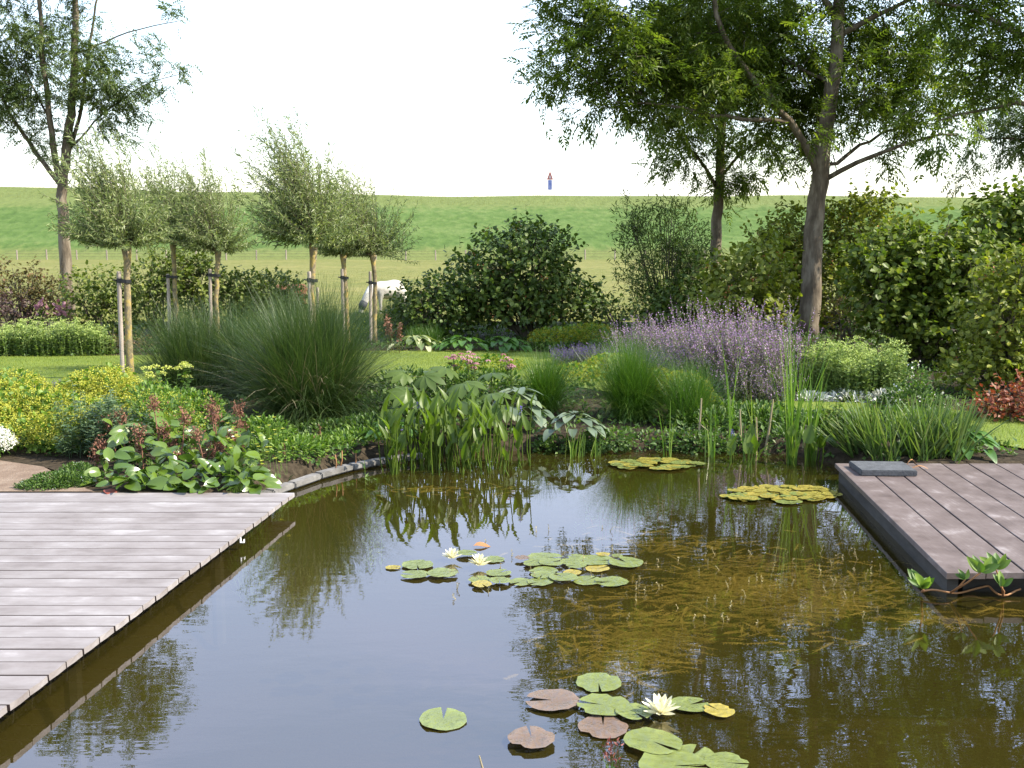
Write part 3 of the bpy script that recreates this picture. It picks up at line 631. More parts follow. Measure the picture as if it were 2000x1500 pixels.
lobes = [L_(1190, 95, YA-.8, 1.75, 1.15, 1.5), L_(1160, 120, YA-.8, 1.5, 1.0, 1.2), L_(1250, 60, YA-.5, 1.5, 1.2, 1.4), L_(1330, 160, YA-.6, 1.2, 1.0, 1.3), L_(1130, -40, YA-.6, 1.1, .9, 1.1), L_(1330, 170, YA-.8, 1.2, 1.1, 1.4), L_(1420, 40, YA+.5, 1.7, 1.6, 1.9), L_(1560, 120, YA+1.7, 1.4, 1.5, 1.5),
         L_(1720, 60, YA+.8, 1.6, 1.5, 1.8), L_(1730, 215, YA+.3, 1.2, .7, 1.4), L_(1820, 150, YA, 1.0, 1.0, 1.3), L_(1390, -260, YA-.2, 2.6, 2.0, 2.2), L_(1650, -300, YA, 2.6, 2.2, 2.4), L_(1830, -180, YA, 1.8, 1.7, 2),
         L_(1470, 270, YA+.5, .8, .6, .7), L_(1500, 170, YA+1.6, 1.3, 1.0, 1.0), L_(1570, 230, YA+1.8, 1.0, .9, 1.0), L_(1660, 200, YA+1.7, 1.1, .9, 1.0), L_(1470, 90, YA+1.5, 1.3, 1.2, 1.0), L_(1760, 130, YA+1.5, 1.3, 1.1, 1.0), L_(1660, 290, YA+1.6, .6, .3, .6), L_(1540, 310, YA+1.4, .7, .4, .6), L_(1450, 150, YA-1.5, .8, .6, .4), L_(1560, 60, YA-1.2, .9, .7, .5), L_(1800, 250, YA-.3, 1.0, .45, .9), L_(1890, 215, YA, .7, .5, .8), L_(1750, 320, YA-.2, .5, .2, .5), L_(1612, 250, YA-1.0, .45, .6, .4), L_(1150, 195, YA-.8, .9, .55, .8), L_(1235, 245, YA-.8, .7, .5, .7), L_(1660, 130, YA-1.1, .5, .5, .4), L_(1520, 190, YA-1.0, .5, .4, .4), L_(1560, -560, YA, 2.6, 1.8, 2.2)]
broad_tree('ash_tree', 'large ash tree with grey trunk forking above the purple catmint', 'ash trees', base, limbs, lobes, 25, 6, 'ash', 3.2, .2, Ls=(.21, .32))
# second ash behind
b2 = at(1396, 640, .17); Y2 = b2[1]+1.2
limbs = [([a3(1394, 640, Y2), a3(1397, 520, Y2), a3(1402, 400, Y2), a3(1408, 300, Y2), a3(1412, 180, Y2), a3(1410, 40, Y2), a3(1405, -120, Y2)], .15, .04),
         ([a3(1404, 370, Y2), a3(1360, 300, Y2-.3), a3(1310, 250, Y2-.5)], .05, .015), ([a3(1406, 340, Y2), a3(1450, 290, Y2), a3(1500, 270, Y2)], .045, .015)]
lobes = [L_(1395, 300, Y2, 1.0, .95, 1.2), L_(1320, 250, Y2-.4, .9, .85, 1.1), L_(1290, 320, Y2-.4, .45, .45, .6), L_(1440, 350, Y2, .55, .5, .8), L_(1500, 290, Y2, .9, .6, 1.1), L_(1400, 100, Y2, 2, 1.6, 2), L_(1400, 400, Y2, .35, .55, .5)]
broad_tree('ash_tree', 'slimmer ash tree behind the willow bush, trunk half hidden by shrubs', 'ash trees', (b2[0], Y2, .17), limbs, lobes, 34, 6, 'ash', 2.4, .15, Ls=(.2, .3))
# third ash, trunk beyond the right edge, and a fourth paler one behind it
Y3 = 17.0
limbs = [([a3(2190, 760, Y3), a3(2180, 500, Y3), a3(2165, 250, Y3), a3(2150, 60, Y3), a3(2140, -250, Y3)], .2, .06),
         ([a3(2160, 200, Y3), a3(2060, 110, Y3), a3(1980, 55, Y3), a3(1900, 20, Y3), a3(1810, 0, Y3)], .075, .02),
         ([a3(2165, 260, Y3), a3(2080, 215, Y3), a3(1990, 200, Y3), a3(1900, 215, Y3), a3(1830, 235, Y3)], .06, .015)]
lobes = [L_(1960, 60, Y3, 1.1, .8, 1.0), L_(1880, 0, Y3, .9, .6, .8), L_(1910, 160, Y3, .8, .42, .8), L_(2060, 130, Y3, .9, .8, 1), L_(2150, -250, Y3, 1.7, 1.6, 1.8), L_(1800, 200, Y3, .5, .3, .5), L_(1810, 295, Y3, .34, .16, .3), L_(1985, -120, Y3, 1, .8, .9)]
broad_tree('ash_tree', 'dark ash branches reaching in from beyond the right edge', 'ash trees', a3(2190, 760, Y3), limbs, lobes, 50, 6, 'ash', 2.6, .2, Ls=(.2, .3))
Y4 = 25.0
limbs = [([a3(2090, 600, Y4), a3(2085, 400, Y4), a3(2075, 150, Y4), a3(2070, -50, Y4)], .17, .05), ([a3(2080, 300, Y4), a3(2000, 270, Y4), a3(1920, 270, Y4)], .05, .015)]
lobes = [L_(1985, 260, Y4, 1.1, .7, 1.2), L_(1930, 300, Y4, .6, .35, .8), L_(2080, 200, Y4, 1.6, 1.3, 1.6), L_(1885, 355, Y4, .3, .2, .3)]
broad_tree('ash_tree', 'lighter ash crown at the right, low over the dike crest', 'ash trees', a3(2090, 600, Y4), limbs, lobes, 34, 6, 'ash_airy', 3, .2)
# left ash, several ascending stems, airy
b5 = at(137, 618, .17); Y5 = b5[1]
limbs = [([a3(136, 625, Y5), a3(130, 540, Y5), a3(124, 440, Y5), a3(119, 370, Y5), a3(128, 320, Y5), a3(140, 200, Y5), a3(146, 60, Y5), a3(150, -200, Y5)], .165, .04),
         ([a3(117, 358, Y5), a3(98, 250, Y5-.2), a3(85, 130, Y5-.3), a3(75, 0, Y5-.4), a3(60, -180, Y5-.4)], .085, .025),
         ([a3(113, 362, Y5), a3(75, 300, Y5), a3(35, 250, Y5+.2), a3(5, 190, Y5+.3), a3(-50, 80, Y5+.4)], .065, .02),
         ([a3(130, 315, Y5), a3(165, 190, Y5+.3), a3(175, 90, Y5+.4), a3(195, -40, Y5+.4)], .055, .02),
         ([a3(138, 290, Y5), a3(205, 215, Y5), a3(280, 165, Y5), a3(345, 145, Y5)], .035, .01),
         ([a3(143, 110, Y5), a3(230, 70, Y5), a3(300, 50, Y5), a3(345, 40, Y5)], .03, .01),
         ([a3(95, 230, Y5-.2), a3(40, 120, Y5-.4), a3(0, 60, Y5-.5)], .035, .01)]
lobes = [L_(90, 90, Y5, 1.8, 1.5, 1.7), L_(200, 160, Y5, 1.2, 1.2, 1.4), L_(225, 240, Y5, .7, .6, .8), L_(290, 110, Y5, .6, .6, .8), L_(-40, 150, Y5, 1.6, 1.6, 1.6), L_(30, 270, Y5, .9, .55, 1), L_(130, -160, Y5, 2.3, 1.7, 2), L_(330, 20, Y5, .4, .3, .5),
         L_(355, 140, Y5, .15, .1, .2), L_(120, 280, Y5, .7, .5, .8), L_(230, 200, Y5, .9, .9, .9), L_(250, 270, Y5, .5, .4, .5), L_(300, 170, Y5, .6, .5, .6), L_(60, 200, Y5, 1.2, .8, 1), L_(-60, -120, Y5, 2, 1.7, 2)]
broad_tree('ash_tree', 'airy ash tree of many upright stems behind the rose hedge', 'ash trees', b5, limbs, lobes, 30, 6, 'ash_airy', 3.0, .165, Ls=(.18, .27))
# knobbly pruning scars on the trunks are small; bark relief carries them

# pollard willows with stakes
def willow(px, Yw, knob_py, trunk_px_base, head_w, n_shoots, label, lean=-.25, Lr=(.7, 1.45), rk=.06):
    b = np.array([(trunk_px_base-1000)/FPX*Yw, Yw, .15]); k = np.array(a3(px, knob_py, Yw))
    tr_ = thing('pollard_willow', label, 'tree', b, 'staked pollard willows')
    g = Geo(); u = np.linspace(0, 1, 9)[:, None]; pts = b*(1-u)+k*u; pts[:, 0] += .025*np.sin(u[:, 0]*4+px)
    pts[0, 2] -= .1; pts[1:-1] += RNG.normal(size=(7, 3))*.008
    g.tube(pts, np.interp(u[:, 0], [0, .1, .85, 1], [rk*1.2, rk, rk*.85, rk*1.5]), 9)
    for _ in range(9):                                          # pollard head: knuckles
        d = randdir(1)[0]; d[2] = abs(d[2]); g.tube([k, k+d*rk*1.1, k+d*rk*2.0], [rk*1.1, rk*.9, rk*.35], 6)
    part(g, 'trunk', M['bark_willow'], tr_, True)
    n = n_shoots; az = U(0, 6.283, n); n = int(n_shoots*1.1); az = U(0, 6.283, n); ti = U(0, 1, n)**1.0*1.65; L = U(*Lr, n)*np.interp(ti, [0, .8, 1.65], [1.22, .85, .5])*head_w
    d0 = np.stack([np.cos(az)*np.sin(ti)+lean, np.sin(az)*np.sin(ti), np.cos(ti)], -1); d0 = unit(d0)
    gs, gl_ = Geo(), Geo(); st = 7; P = k+d0*rk; D = d0.copy(); A0 = P.copy()
    bases, dirs = [], []
    for i in range(st):
        Q = P+D*(L/st)[:, None]; gs.lines(P, Q, .006*(1-i/st*.7)+np.zeros(n))
        for f in (0., .12, .25, .37, .5, .62, .75, .87):
            if i > 0: bases.append(P+(Q-P)*f); dirs.append(D)
        P = Q; D = unit(D+np.array([lean*.22, 0, .05])+RNG.normal(size=(n, 3))*.09)
    B = np.vstack(bases); DD = np.vstack(dirs); m = len(B)
    ld = unit(DD*.7+randdir(m)*.8+np.array([-.15, 0, -.12])); gl_.place(RH, B, ld, unit(randdir(m)+np.array([0, 0, .6])), U(.06, .11, m), U(.012, .019, m), np.clip(RNG.normal(.45, .28, m), 0, 1))
    part(gs, 'shoots', M['bark_dark'], tr_); part(gl_, 'crown', M['willow'], tr_); return b, k
def stake(px, top_py, Yw, base_px, label, tie_to, col_r=.034, tie_py=None):
    b = np.array([(base_px-1000)/FPX*Yw, Yw, .1]); tp = np.array(a3(px, top_py, Yw))
    st = thing('tree_stake', label, 'stake', b, 'round wooden tree stakes')
    g = Geo(); g.tube([b, b*.5+tp*.5+RNG.normal(size=3)*.004, tp-np.array([0, 0, .015]), tp], [col_r, col_r, col_r, col_r*.8], 10); part(g, 'post', M['stake'], st, False)
    # rubber tie: band round the stake, strap to the trunk
    zt = a3(px, tie_py, Yw)[2]; a = b+(tp-b)*((zt-b[2])/(tp[2]-b[2])); tt = tie_to(zt)
    g = Geo(); g.tube([a+np.array([0, 0, -.03]), a+np.array([0, 0, .03])], col_r+.006, 10, cap=True)
    dv = tt-a; dv[2] = 0; dn = unit(dv); sd = np.array([-dn[1], dn[0], 0])
    for s_ in (-1, 1):
        p0 = a+sd*s_*(col_r+.004); p1 = tt+sd*s_*.055
        V = [p0+[0, 0, -.022], p0+[0, 0, .022], p1+[0, 0, -.032], p1+[0, 0, .012]]; V += [v+sd*s_*.005 for v in V]
        g.add(V, None, [(0, 1, 3, 2), (4, 6, 7, 5), (1, 5, 7, 3), (0, 2, 6, 4), (0, 4, 5, 1), (2, 3, 7, 6)])
    ang = np.linspace(0, 2*math.pi, 11); ring = np.stack([tt[0]+.062*np.cos(ang), tt[1]+.062*np.sin(ang), np.full(11, tt[2]-.01)], -1)
    V = np.vstack([ring+[0, 0, -.022], ring+[0, 0, .022]]); g.add(V, None, [(i, i+1, 12+i, 11+i) for i in range(10)])
    g.tube([a-dn*col_r, a-dn*(col_r+.05)+[0, 0, .01]], [.012, .010], 4)
    part(g, 'rubber_tie', M['rubber'], st)
W = [  # px knob, depth, knob py, base px, size, shoots, label; stake: px top, top py, base px, tie py, label
    (243, 13.9, 478, 253, 1.0, 230, 'stout pollard willow nearest the lawn edge, leftmost of the six', (232, 530, 235, 548, 'pale grey stake beside the leftmost pollard willow')),
    (339, 18.6, 470, 338, 1.12, 170, 'pollard willow second from left, trunk yellow with lichen', (328, 535, 329, 540, 'stake second from left, in front of the hedge')),
    (424, 18.4, 488, 424, 1.12, 190, 'pollard willow third from left, at the left end of the tall grass', (410, 525, 411, 537, 'reddish brown stake third from left above the tall grass')),
    (612, 14.6, 470, 610, 1.12, 300, 'largest pollard willow, with the highest wind blown crown', (604, 530, 606, 547, 'grey stake of the largest pollard willow with protruding black strap')),
    (673, 18.9, 495, 677, 1.0, 150, 'thin pollard willow just right of the largest one', (668, 525, 672, 542, 'stake between the largest pollard willow and the rightmost pair')),
    (728, 19.2, 497, 733, 1.15, 200, 'rightmost pollard willow beside the grazing white pony', (723, 530, 724, 552, 'pinkish stake of the rightmost pollard willow'))]
for px, Yw, kp, bp_, sz, ns, lab, (sx, stp, sb, tp_, slab_) in W:
    b, k = willow(px, Yw, kp, bp_, sz, ns, lab, rk=.044 if Yw > 16 else .048)
    stake(sx, stp, Yw-.03, sb, slab_, lambda z, b=b, k=k: b+(k-b)*((z-b[2])/(k[2]-b[2])), .029, tp_)

# ------------------------------------------------------------------ shrubs
def shrub(name, label, base, lobes, dens, nl, ll, lw, mat, group=None, template=OV, up=.35, extra=None, shell=.33, shoots=0, jit=.9, stems=True, cat='shrub'):
    """woody shrub: stems from the base into its lobes, leafy sprigs through the volume, thicker near the outside"""
    sh = thing(name, label, cat, base, group); base = np.array(base, float)
    dens *= 2.1; ll *= 1.12; lw *= 1.12; P = ellipsoid_pts(lobes, dens, shell); C0 = np.vstack([np.repeat(np.array(c)[None], max(3, int(dens*r[0]*r[1]*r[2])), 0) for c, r in lobes])
    rel = P-C0; K = RNG.normal(size=(6, 3))*3.2; ph = U(0, 6.28, 6)
    bump = 1+.085*np.sin(P@K.T+ph).sum(1); P = C0+rel*np.clip(bump, .5, 1.5)[:, None]
    k = P[:, 2] > base[2]+.03; P, C0 = P[k], C0[k]
    if stems:
        g = Geo()
        for c, r in lobes:
            for _ in range(4):
                e = np.array(c)+randdir(1)[0]*np.array(r)*.6; b0 = base+np.array([U(-.15, .15), U(-.1, .1), -.03]); mid = (b0+e)/2+np.array([0, 0, .15])
                g.tube([b0, mid*.6+b0*.4, mid, e], [.022, .018, .013, .005], 5)
        pick = RNG.random(len(P)) < .5; g.lines(C0[pick]*.5+P[pick]*.5, P[pick], .004)
        part(g, 'branches', M['bark_dark'], sh)
    out = unit(P-C0); n = len(P)
    sd = unit(out+randdir(n)*.7+np.array([0, 0, up])); sl = U(.5, 1.3, n)*ll*2.2; lg = RNG.random(n) < .05; sl[lg] *= U(1.4, 2.2, lg.sum()); sd[lg] = unit(sd[lg]+np.array([0, 0, .7]))
    g = Geo()
    for i in range(nl):
        u = (i+.5)/nl; B = P+sd*(sl*u)[:, None]; d = unit(sd*.4+randdir(n)*jit+np.array([0, 0, -.1])); N = unit(np.array([0, 0, 1.])+out*.5+randdir(n)*.6)
        g.place(template, B, d, N, U(.65, 1.15, n)*ll, U(.8, 1.1, n)*lw, np.clip(RNG.normal(.45, .25, n), 0, 1))
    part(g, 'foliage', M[mat], sh)
    if lg.any(): g = Geo(); g.lines(P[lg]-sd[lg]*.1, P[lg]+sd[lg]*sl[lg, None], .003); part(g, 'shoots', M['bark_dark'], sh, kind='stuff')
    if extra:
        emat, en, es, ename = extra; g = Geo(); idx = RNG.choice(n, en); 
        Q = P[idx]+out[idx]*ll*.8; m = 9
        Q = np.repeat(Q, m, 0)+RNG.normal(size=(en*m, 3))*es*1.2; g.place(RH, Q, randdir(en*m), randdir(en*m), es*.9, es*.8)
        part(g, ename, M[emat], sh, kind='stuff')
    return sh
def LB(px, py, Y, rx, rz, ry): return (np.array(a3(px, py, Y)), (rx, ry, rz))
def B_(px, Y, z=.15): return ((px-1000)/FPX*Y, Y, z)
# central viburnum and its flanks
shrub('viburnum', 'dark rounded viburnum bush with reddish berry clusters in the middle', B_(1030, 20.3), [LB(1030, 530, 20.3, 1.0, .85, .9), LB(940, 560, 20.2, .85, .6, .8), LB(1100, 590, 20.3, .7, .55, .7), LB(1040, 480, 20.3, .6, .38, .6), LB(1000, 605, 20.1, 1.0, .35, .8), LB(890, 600, 20.1, .6, .45, .6), LB(893, 528, 20.2, .22, .3, .2), LB(1140, 570, 20.3, .3, .3, .3)],
      420, 5, .10, .075, 'vib', extra=('orange', 60, .04, 'berries'))
shrub('dark_shrub', 'low dark leafy shrub between the white pony and the viburnum', B_(830, 19.8), [LB(840, 600, 19.8, .6, .5, .6), LB(880, 610, 19.8, .5, .45, .5), LB(800, 615, 19.7, .45, .42, .4), LB(830, 560, 19.8, .4, .2, .3)], 520, 5, .09, .06, 'vib')
# feathery willow bush
wb = shrub('willow_bush', 'upright bush willow with feathery shoots against the dike', B_(1300, 20.8), [LB(1250, 470, 20.8, .42, .65, .5), LB(1225, 430, 20.8, .25, .4, .3), LB(1320, 460, 20.8, .4, .6, .5), LB(1350, 500, 20.8, .4, .6, .5), LB(1295, 540, 20.8, .8, .55, .7), LB(1300, 600, 20.8, .8, .45, .7), LB(1300, 410, 20.8, .3, .25, .3)], 560, 7, .11, .024, 'vib', template=RH, up=.9)
shrub('boundary_shrub', 'low dark shrub growing below the bush willow, with gaps', B_(1210, 20.4), [LB(1180, 610, 20.4, .45, .38, .5), LB(1240, 620, 20.4, .5, .32, .5), LB(1150, 585, 20.5, .3, .3, .3)], 420, 5, .08, .05, 'vib')
shrub('boundary_shrub', 'dense dark shrub filling the corner left of the slim ash trunk', B_(1350, 20.0), [LB(1340, 600, 20, .7, .5, .6), LB(1400, 600, 20.2, .5, .55, .6), LB(1370, 545, 20.2, .5, .4, .5), LB(1300, 625, 19.8, .6, .3, .5)], 520, 5, .09, .06, 'vib')
# guelder roses and hazel on the right
shrub('guelder_rose', 'yellowish green guelder rose arching in front of the slim ash trunk', B_(1480, 17.4), [LB(1460, 560, 17.4, .6, .6, .7), LB(1430, 600, 17.3, .5, .35, .6), LB(1495, 530, 17.6, .38, .5, .6), LB(1480, 620, 17.2, .5, .3, .6), LB(1415, 540, 17.4, .3, .3, .4)], 430, 5, .10, .07, 'vib_lit', extra=('orange', 40, .04, 'berries'), template=LOBE)
shrub('guelder_rose', 'tall guelder rose with orange berry clusters behind the main ash trunk', B_(1640, 21.8), [LB(1600, 480, 21.8, 1.4, .75, .7), LB(1680, 440, 21.8, .9, .65, .7), LB(1520, 480, 21.8, .7, .5, .7), LB(1690, 405, 21.8, .5, .3, .5), LB(1640, 570, 21.6, 1.2, .8, .7), LB(1530, 570, 21.6, .9, .7, .6)], 380, 5, .095, .07, 'vib_lit', extra=('orange', 80, .045, 'berries'), template=LOBE)
shrub('hazel', 'broad hazel bush with large leaves between main ash trunk and right edge', B_(1790, 15.6), [LB(1760, 520, 15.6, .8, .5, .8), LB(1725, 560, 15.4, .5, .6, .6), LB(1820, 540, 15.6, .8, .75, .8), LB(1880, 510, 15.8, .7, .45, .7), LB(1775, 620, 15.4, .75, .5, .7), LB(1870, 640, 15.6, .7, .6, .7), LB(1710, 490, 15.7, .35, .3, .4), LB(1780, 455, 15.6, .22, .18, .3), LB(1850, 440, 15.6, .16, .2, .3)],
      620, 5, .088, .076, 'hazel', template=LOBE)
shrub('hazel', 'tall hazel bush cut by the right edge, below the ash crown', B_(1980, 16.2), [LB(1960, 430, 16.2, .6, .45, .7), LB(2010, 500, 16.2, .9, .7, .9), LB(2060, 600, 16.2, .9, .8, .9), LB(1940, 530, 16.3, .45, .55, .6), LB(2080, 430, 16.2, .8, .6, .8)], 520, 5, .09, .078, 'hazel', template=LOBE)
shrub('guelder_rose', 'sunlit guelder rose at the right edge above the red leaved bush', B_(1975, 12.6), [LB(1960, 600, 12.6, .45, .5, .5), LB(2010, 560, 12.6, .5, .5, .5), LB(1950, 690, 12.6, .45, .4, .5), LB(2030, 690, 12.6, .6, .5, .5), LB(1900, 730, 12.5, .35, .3, .4)], 900, 5, .075, .055, 'vib_lit', extra=('orange', 26, .03, 'berries'), template=LOBE)
shrub('barberry', 'small dark red barberry right of the main ash trunk foot', B_(1655, 17.2), [LB(1650, 625, 17.2, .32, .28, .3), LB(1670, 600, 17.2, .25, .25, .25)], 1500, 4, .05, .035, 'rust', template=RH)
shrub('spindle_bush', 'low bush with rust red leaves at the right edge by the lawn', B_(1965, 11.2), [LB(1945, 800, 10.6, .3, .2, .3), LB(2000, 795, 10.6, .35, .27, .35), LB(1915, 815, 10.6, .2, .16, .25), LB(2040, 800, 10.6, .4, .28, .4), LB(1960, 830, 10.5, .35, .14, .3)], 2600, 4, .055, .035, 'redleaf', template=RH)
# left background
shrub('rose_hedge', 'rust tinged rose hedge behind the sedum bed, left edge', B_(50, 20.6), [LB(20, 570, 20.6, .8, .5, .5), LB(80, 575, 20.6, .6, .45, .5), LB(-60, 560, 20.6, .8, .6, .5), LB(105, 590, 20.5, .35, .4, .4), LB(50, 530, 20.6, .5, .2, .3)], 560, 5, .06, .045, 'rust')
shrub('smoke_bush', 'dull purple leaved bush low at the left edge', B_(20, 19.6), [LB(20, 600, 19.6, .4, .3, .4), LB(-40, 595, 19.6, .6, .35, .4)], 1000, 4, .055, .045, 'purple')
for lab, pxs in (('leafy green hedge shrub between the ash trunk and the leftmost willow', [(180, 570), (205, 610)]), ('tall leafy hedge shrub behind the second willow stake', [(290, 565), (330, 540), (300, 610)]), ('leafy hedge shrub behind the third willow, dark inside', [(390, 560), (400, 610), (365, 530)]),
                 ('hedge shrub between third willow and largest willow, thin at the top', [(490, 575), (535, 572), (500, 615), (455, 590), (545, 605)])):
    shrub('hedge_shrub', lab, B_(np.mean([p[0] for p in pxs]), 20.2), [LB(x, y, 20.2+U(-.2, .2), .55, .5, .5) for x, y in pxs], 620, 5, .075, .055, 'hedge', group='hedge shrubs behind the willows')
shrub('hedge_shrub', 'small pale green shrub in front of the chestnut pony', B_(565, 20.4), [LB(560, 590, 20.4, .28, .35, .3), LB(575, 560, 20.4, .15, .25, .2), LB(580, 610, 20.3, .25, .2, .25)], 900, 5, .06, .05, 'hedge', group='hedge shrubs behind the willows')
shrub('spirea', 'low red brown spirea hedge beside the sedum row', B_(195, 17.6), [LB(170, 672, 17.6, .3, .2, .3), LB(215, 678, 17.6, .4, .18, .3), LB(265, 675, 17.7, .3, .2, .3)], 2000, 4, .05, .03, 'rust', template=RH)

# ------------------------------------------------------------------ herbaceous plants
def ell(px, py, rx, ry, n, z=.14):
    c = at(px, py, z); a = U(0, 6.283, n); q = np.sqrt(U(0, 1, n)); P = np.stack([c[0]+rx*q*np.cos(a), c[1]+ry*q*np.sin(a), np.zeros(n)], -1)
    P[:, 2] = gz(P[:, 0], P[:, 1]); return P, c
def grass_clump(name, label, px, py, n, L, W, tmax, mat, group=None, r=.2, bend=(.6, 1.6), straw=0, cat='grass', seg=6, z=.14, tmin=0., lean=None):
    P, c = ell(px, py, r, r, n, z); t = thing(name, label, cat, (c[0], c[1], z), group)
    az = U(0, 6.283, n) if lean is None else RNG.normal(lean[0], lean[1], n)
    ti = np.clip(np.abs(RNG.normal(0, tmax*.55, n))+tmin, 0, tmax); g = Geo()
    g.blades(P, az, ti, U(L*.6, L, n), U(W*.6, W, n), U(*bend, n)*np.clip(ti/tmax+.35, 0, 1), seg, np.clip(RNG.normal(.4, .25, n), 0, 1))
    part(g, 'blades', M[mat], t)
    if straw:
        g = Geo(); Q, _ = ell(px, py, r, r, straw, z); g.blades(Q, U(3.4, 6.0, straw), U(.5, 1.0, straw), U(L*.7, L*1.0, straw), W*1.1, U(.5, 1.2, straw), 6); part(g, 'straw_blades', M['straw'], t)
    return t
def mound(name, label, lobes_px, n_leaf, leaf, leafmat_, n_fl, fl, flmat, group=None, cat='flower clump', template=OV, part_n='blossom', fl_shell=.12, up=.6):
    """cushion of leaves with blossom cloud on the outside; lobes_px: (px, py, Y, rx, rz, ry)"""
    lobes = [LB(*l) for l in lobes_px]; c = lobes[0][0]; t = thing(name, label, cat, (c[0], c[1], .13), group)
    tot = sum(r[0]*r[1]*r[2] for _, r in lobes)
    for nn, sz, mt, shell, tp, nm in ((n_leaf, leaf, leafmat_, .3, template, 'foliage'), (n_fl, fl, flmat, fl_shell, RH, part_n)):
        if not nn: continue
        P, O = [], []
        for cc, r in lobes:
            k = max(4, int(nn*r[0]*r[1]*r[2]/tot)); d = randdir(k)
            if nm != 'foliage': d[:, 2] = np.abs(d[:, 2])*1.0-.25; d = unit(d)
            P.append(cc+d*(U(0, 1, k)**shell)[:, None]*np.array(r)*(1 if nm == 'foliage' else 1.06)); O.append(d)
        P, O = np.vstack(P), np.vstack(O); k = P[:, 2] > gz(P[:, 0], P[:, 1])-.01; P, O = P[k], O[k]; m = len(P); g = Geo()
        if nm == 'foliage': g.place(tp, P, unit(O+randdir(m)*.6+np.array([0, 0, up*.4])), unit(O+np.array([0, 0, .8])), U(.7, 1.2, m)*sz[0], sz[1])
        else:
            q = 3; P = np.repeat(P, q, 0)+RNG.normal(size=(m*q, 3))*sz[0]*.8; g.place(tp, P, randdir(m*q)+np.array([0, 0, .3]), randdir(m*q)+np.array([0, 0, 1]), U(.7, 1.2, m*q)*sz[0], sz[1])
        part(g, nm, M[mt], t)
    return t
def stem_plants(name, label, px, py, rx, ry, n, H, mat, leaf=(.06, .02), nleaf=12, tilt=.15, spike=None, head=None, group=None, cat='plant', stemmat=None, z=.14, template=RH, leafup=.5, lr=(.05, .95), spikefrom=.55, lean=(0, 0), split=False):
    """stand of leafy stems; spike=(mat, size, count) flowers along the upper stem, head=(mat, radius, count, thickness) flat heads"""
    P, c = ell(px, py, rx, ry, n, z); t = thing(name, label, cat, (c[0], c[1], z), group)
    Ls = U(H*.6, H, n); az = U(0, 6.283, n); ti = np.abs(RNG.normal(0, tilt, n)); d = unit(np.stack([np.cos(az)*np.sin(ti)+lean[0], np.sin(az)*np.sin(ti)+lean[1], np.cos(ti)], -1)); T = P+d*Ls[:, None]
    Ls *= 1+.2*np.sin(P[:, 0]*9+px)*np.sin(P[:, 1]*7+py)+.12*np.sin(P[:, 0]*23+P[:, 1]*17); T = P+d*Ls[:, None]
    g = Geo(); g.lines(P, T, .0035); part(g, 'stems', M[stemmat or mat], t)
    g = Geo(); m = n*nleaf; u = np.tile(np.linspace(*lr, nleaf), n)+U(-.03, .03, m); B = np.repeat(P, nleaf, 0)+np.repeat(d*Ls[:, None], nleaf, 0)*u[:, None]
    a = U(0, 6.283, m); ld = np.stack([np.cos(a), np.sin(a), np.full(m, leafup)+U(-.3, .3, m)], -1)
    g.place(template, B, ld, np.tile([0, 0, 1.], (m, 1))+randdir(m)*.3, U(.7, 1.15, m)*leaf[0]*np.interp(u, [0, .5, 1], [1, 1, .6]), leaf[1]); part(g, 'foliage', M[mat], t)
    if spike:
        sm, ss, sn = spike; g = Geo(); m = n*sn; u = np.tile(np.linspace(spikefrom, 1.05, sn), n); B = np.repeat(P, sn, 0)+np.repeat(d*Ls[:, None], sn, 0)*u[:, None]+RNG.normal(size=(m, 3))*ss*.42*np.interp(u, [spikefrom, 1.05], [1, .3])[:, None]
        g.place(RH, B, randdir(m), randdir(m), U(.7, 1.3, m)*ss, ss*.7); part(g, 'blossom', M[sm], t)
    if head and split:
        hm, hr, hn, th = head
        for tp in T:
            g = Geo(); a = U(0, 6.283, hn); q = np.sqrt(U(0, 1, hn))*hr*U(.8, 1.15); g.place(RH, tp+np.stack([q*np.cos(a), q*np.sin(a), th*(1-(q/hr)**2)+U(-.006, .006, hn)], -1), randdir(hn)+np.array([0, 0, .2]), np.tile([0, 0, 1.], (hn, 1))+randdir(hn)*.5, hr*.3, hr*.28); part(g, 'flower_head', M[hm], t)
    elif head:
        hm, hr, hn, th = head; g = Geo(); m = n*hn; a = U(0, 6.283, m); q = np.sqrt(U(0, 1, m))*hr; B = np.repeat(T, hn, 0)+np.stack([q*np.cos(a), q*np.sin(a), th*(1-(q/hr)**2)+U(-.006, .006, m)], -1)
        g.place(RH, B, randdir(m)+np.array([0, 0, .2]), np.tile([0, 0, 1.], (m, 1))+randdir(m)*.5, hr*.3, hr*.28); part(g, 'flower_heads', M[hm], t, kind='stuff')
    return t

# tall grasses on the pond bank
grass_clump('silver_grass', 'big arching dark green grass clump, widest in the bed', 612, 815, 6400, 1.56, .009, 1.2, 'misc', r=.34, bend=(.5, 1.5), straw=90, seg=7)
grass_clump('silver_grass', 'grass clump left of the widest one, beneath the third willow', 385, 770, 4200, 1.3, .008, 1.15, 'misc', r=.34, bend=(.5, 1.3), seg=7)
grass_clump('silver_grass', 'tall grass rising behind the widest clump, under the largest willow', 520, 770, 2600, 1.3, .009, .8, 'misc', r=.4, bend=(.4, 1.2), seg=6)
grass_clump('moor_grass', 'mid green arching grass tuft beside the blue hostas', 1065, 800, 1700, .80, .008, 1.1, 'misc2', r=.12, bend=(.7, 1.7))
grass_clump('moor_grass', 'finer grass tuft spreading in front of the yellow lady mantle', 1235, 815, 3000, 1.02, .006, 1.0, 'misc2', r=.16, bend=(.6, 1.5))
grass_clump('moor_grass', 'soft grass fringe right of the finer tuft', 1345, 825, 1500, .78, .006, .9, 'misc2', r=.2, bend=(.5, 1.3))
